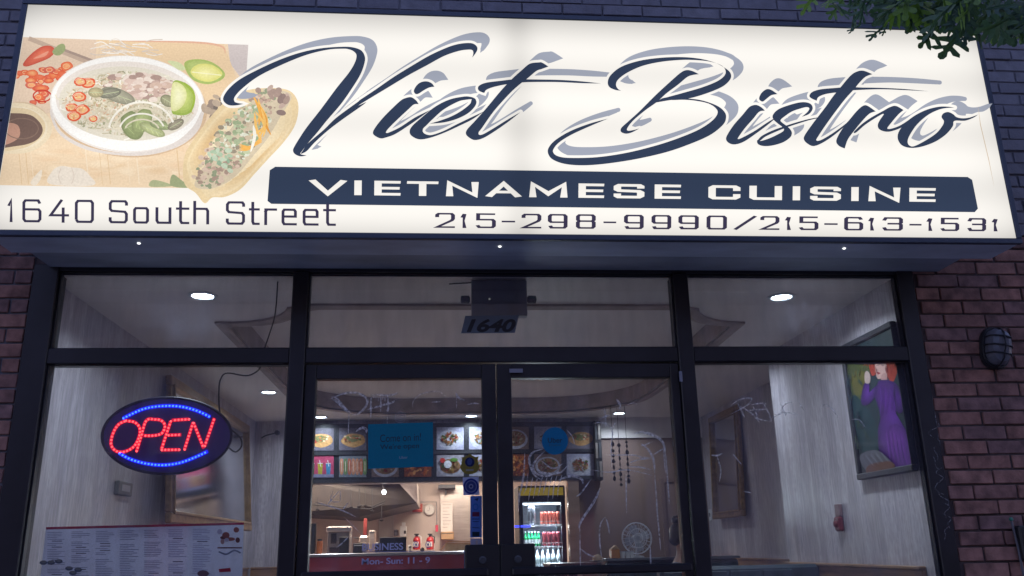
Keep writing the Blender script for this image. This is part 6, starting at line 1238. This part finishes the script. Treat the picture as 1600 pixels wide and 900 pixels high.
a = onY(1598, 850, -.06); MB().box((a.x-.025, -.09, a.z-.08), (a.x+.06, -.037, a.z+.09), bevel=.008).build('junction_box', M_black, cdt)
cdt.name = 'wall_conduit'

# ------------------------------------------------------------------ street tree whose oak leaves hang into the top right corner
tr_ = thing('street_tree', (4.2, -3.0, -.15), 'oak street tree whose lobed leaves hang over the top right corner of the sign', 'tree')
M_bark = mat('bark', (.09, .07, .055), .9, var=.35, vscale=(10, 10, 3), bump=.8, bscale=(40, 40, 10))
MB().tube([(4.2, -3.0, -.2), (4.22, -3.0, .8), (4.17, -2.98, 2.0), (4.2, -2.95, 3.4), (4.3, -2.9, 4.6), (4.35, -2.9, 6.0)], [.17, .14, .125, .11, .085, .05], 14).build('trunk', M_bark, tr_, smooth=True)
M_leaf = []
for i, c in enumerate([(.05, .10, .065), (.065, .125, .055), (.04, .085, .07), (.11, .20, .045)]):
    m_ = mat('leaf_green_%d' % i, c, .55, var=.3, vscale=(20, 20, 20)); p_ = m_.node_tree.nodes['Principled BSDF']; nn, ll = m_.node_tree.nodes, m_.node_tree.links; tl_ = nn.new('ShaderNodeBsdfTranslucent'); tl_.inputs[0].default_value = (c[0]*1.6, c[1]*1.8, c[2], 1); mx_ = nn.new('ShaderNodeMixShader'); mx_.inputs[0].default_value = .35
    ll.new(p_.outputs[0], mx_.inputs[1]); ll.new(tl_.outputs[0], mx_.inputs[2]); ll.new(mx_.outputs[0], nn['Material Output'].inputs[0]); M_leaf.append(m_)
half = [(0, 0), (.012, .02), (.02, .10), (.10, .17), (.20, .24), (.24, .31), (.18, .32), (.06, .27), (.035, .30), (.04, .38), (.14, .44), (.30, .56), (.36, .66), (.28, .67), (.12, .56), (.05, .54), (.045, .62), (.10, .68), (.22, .80), (.24, .89), (.16, .88), (.06, .78), (.04, .82), (.07, .93), (.05, 1.0), (0, 1.02)]
leaf_me = []
for v in range(4):
    rg = random.Random(v); me = bpy.data.meshes.new('leaf'); vs = []; fs = []
    for s_ in (-1, 1):
        side = [(s_*x*1.1*(1+rg.uniform(-.12, .2)), y) for x, y in half]; poly_ = [Vector((x, y, 0)) for x, y in side]; t3 = tessellate_polygon([poly_]); o0 = len(vs)
        for p_ in poly_: vs.append((p_.x, p_.y, abs(p_.x)*(.15+.06*v)-.10*(p_.y**2)*(1 if v % 2 else .4)+.03*math.sin(9*p_.y+v)))
        fs += [tuple(i+o0 for i in t_) for t_ in t3]
    sl_ = [(-.008, -.14, .0), (.008, -.14, 0), (.008, .01, 0), (-.008, .01, 0)]; o0 = len(vs); vs += sl_; fs.append((o0, o0+1, o0+2, o0+3))
    me.from_pydata(vs, [], fs); leaf_me.append(me)
def branch(pts, r_): return MB().tube(pts, r_, 8).build('branch', M_bark, tr_, smooth=True)
rg = random.Random(17); nl = 0
leafcopies = {}
def put_leaf(br, tipdir, pos, size, ci, roll):
    global nl
    key = (rg.randrange(4), ci)
    if key not in leafcopies: m_ = leaf_me[key[0]].copy(); m_.materials.append(M_leaf[ci]); leafcopies[key] = m_
    o_ = bpy.data.objects.new('leaf', leafcopies[key]); COL.objects.link(o_); o_.parent = br
    yd = Vector(tipdir).normalized(); zd = Matrix.Rotation(roll, 3, yd) @ Vector((0, -1, .15)); zd = (zd-yd*zd.dot(yd)).normalized(); xd = yd.cross(zd)
    o_.rotation_mode = 'QUATERNION'; o_.rotation_quaternion = Matrix((xd, yd, zd)).transposed().to_quaternion(); o_.location = Vector(pos)-ORG[br.name]; o_.scale = (size,)*3; nl += 1
heads = [((1600, -60), -1.5), ((1500, -90), -1.6), ((1420, -110), -1.3), ((1330, -60), -1.5), ((1560, 0), -1.7), ((1450, -20), -1.6)]
fork = Vector((4.22, -2.9, 4.3))
brs = []
for i, (hp, yy) in enumerate(heads):
    end = onY(hp[0], hp[1], yy); mid = (fork+end)/2+Vector((0, 0, .25+.06*i))
    brs.append((branch([fork-Vector((0, 0, .4))+Vector((0, 0, .12*i)), mid, (mid+end)/2+Vector((0, 0, .1)), end], [.05, .032, .018, .006]), mid, end))
# leaves placed where the photograph shows clumps (centre, spread, count, depth)
clumps = [((1545, 20), 42, 22, 38, -1.7), ((1590, 40), 22, 22, 20, -1.6), ((1470, 14), 34, 15, 26, -1.55), ((1390, 4), 34, 13, 18, -1.45), ((1325, 2), 24, 12, 10, -1.4), ((1500, 44), 14, 8, 4, -1.6), ((1430, 14), 20, 9, 9, -1.6)]
for (c, sx_, sy_, n_, yy) in clumps:
    for k in range(n_):
        px, py = rg.gauss(c[0], sx_), min(rg.gauss(c[1], sy_), 50 if c[0] > 1520 else 18)
        y_ = yy+rg.gauss(0, .13); pos = onY(px, py-22, y_); br = min(brs, key=lambda b__: (b__[2]-pos).length)[0]
        put_leaf(br, (rg.uniform(-.8, .5), rg.uniform(-.5, .5), rg.uniform(-1, -.15)), pos, rg.uniform(.11, .165), rg.choices([0, 1, 2, 3], [5, 3, 4, 1.2])[0], rg.uniform(-1.2, 1.2))
# the leaves that read singly against the lit sign
for (a_, b_, s_, roll) in (((1508, 38), (1470, 90), .125, .25), ((1466, 35), (1440, 72), .10, -.3), ((1475, 35), (1500, 60), .085, .4), ((1382, 40), (1358, 62), .07, .7), ((1388, 38), (1378, 55), .05, .9), ((1345, 38), (1326, 51), .05, .8), ((1502, 20), (1530, 62), .09, .9), ((1560, 20), (1552, 66), .13, -.4), ((1592, 25), (1598, 66), .12, .3), ((1425, 25), (1452, 62), .08, -.5)):
    A, B_ = onY(*a_, -1.55), onY(*b_, -1.55); br = min(brs, key=lambda b__: (b__[2]-A).length)[0]
    put_leaf(br, B_-A, A, (B_-A).length, 0 if a_[0] < 1540 else 3, roll)
print('leaves', nl)
cr_ = MB(); rg2 = random.Random(4)   # rest of the crown, above and to the right of the picture
half2 = [half[i] for i in (0, 3, 5, 7, 9, 12, 14, 16, 19, 21, 23, 25)]
for k in range(1500):
    th_, ph = rg2.uniform(0, 6.283), math.acos(rg2.uniform(-1, 1)); r_ = rg2.uniform(.55, 1)
    p_ = Vector((4.7+1.6*r_*math.sin(ph)*math.cos(th_), -3.4+1.5*r_*math.sin(ph)*math.sin(th_), 5.6+1.3*r_*math.cos(ph)))
    ab = project(p_)
    if ab and ab[1] > -120 and ab[0] < 1700: continue
    d = Vector((rg2.uniform(-1, 1), rg2.uniform(-1, 1), rg2.uniform(-1, .1))).normalized(); s_ = d.orthogonal().normalized(); L_ = rg2.uniform(.11, .16)
    cr_.poly([p_+d*(y*L_)+s_*(x*L_) for x, y in half2]+[p_+d*(y*L_)-s_*(x*L_) for x, y in half2[-2:0:-1]])
cr_.build('crown', M_leaf[0], tr_, kind='stuff', fixn=False)
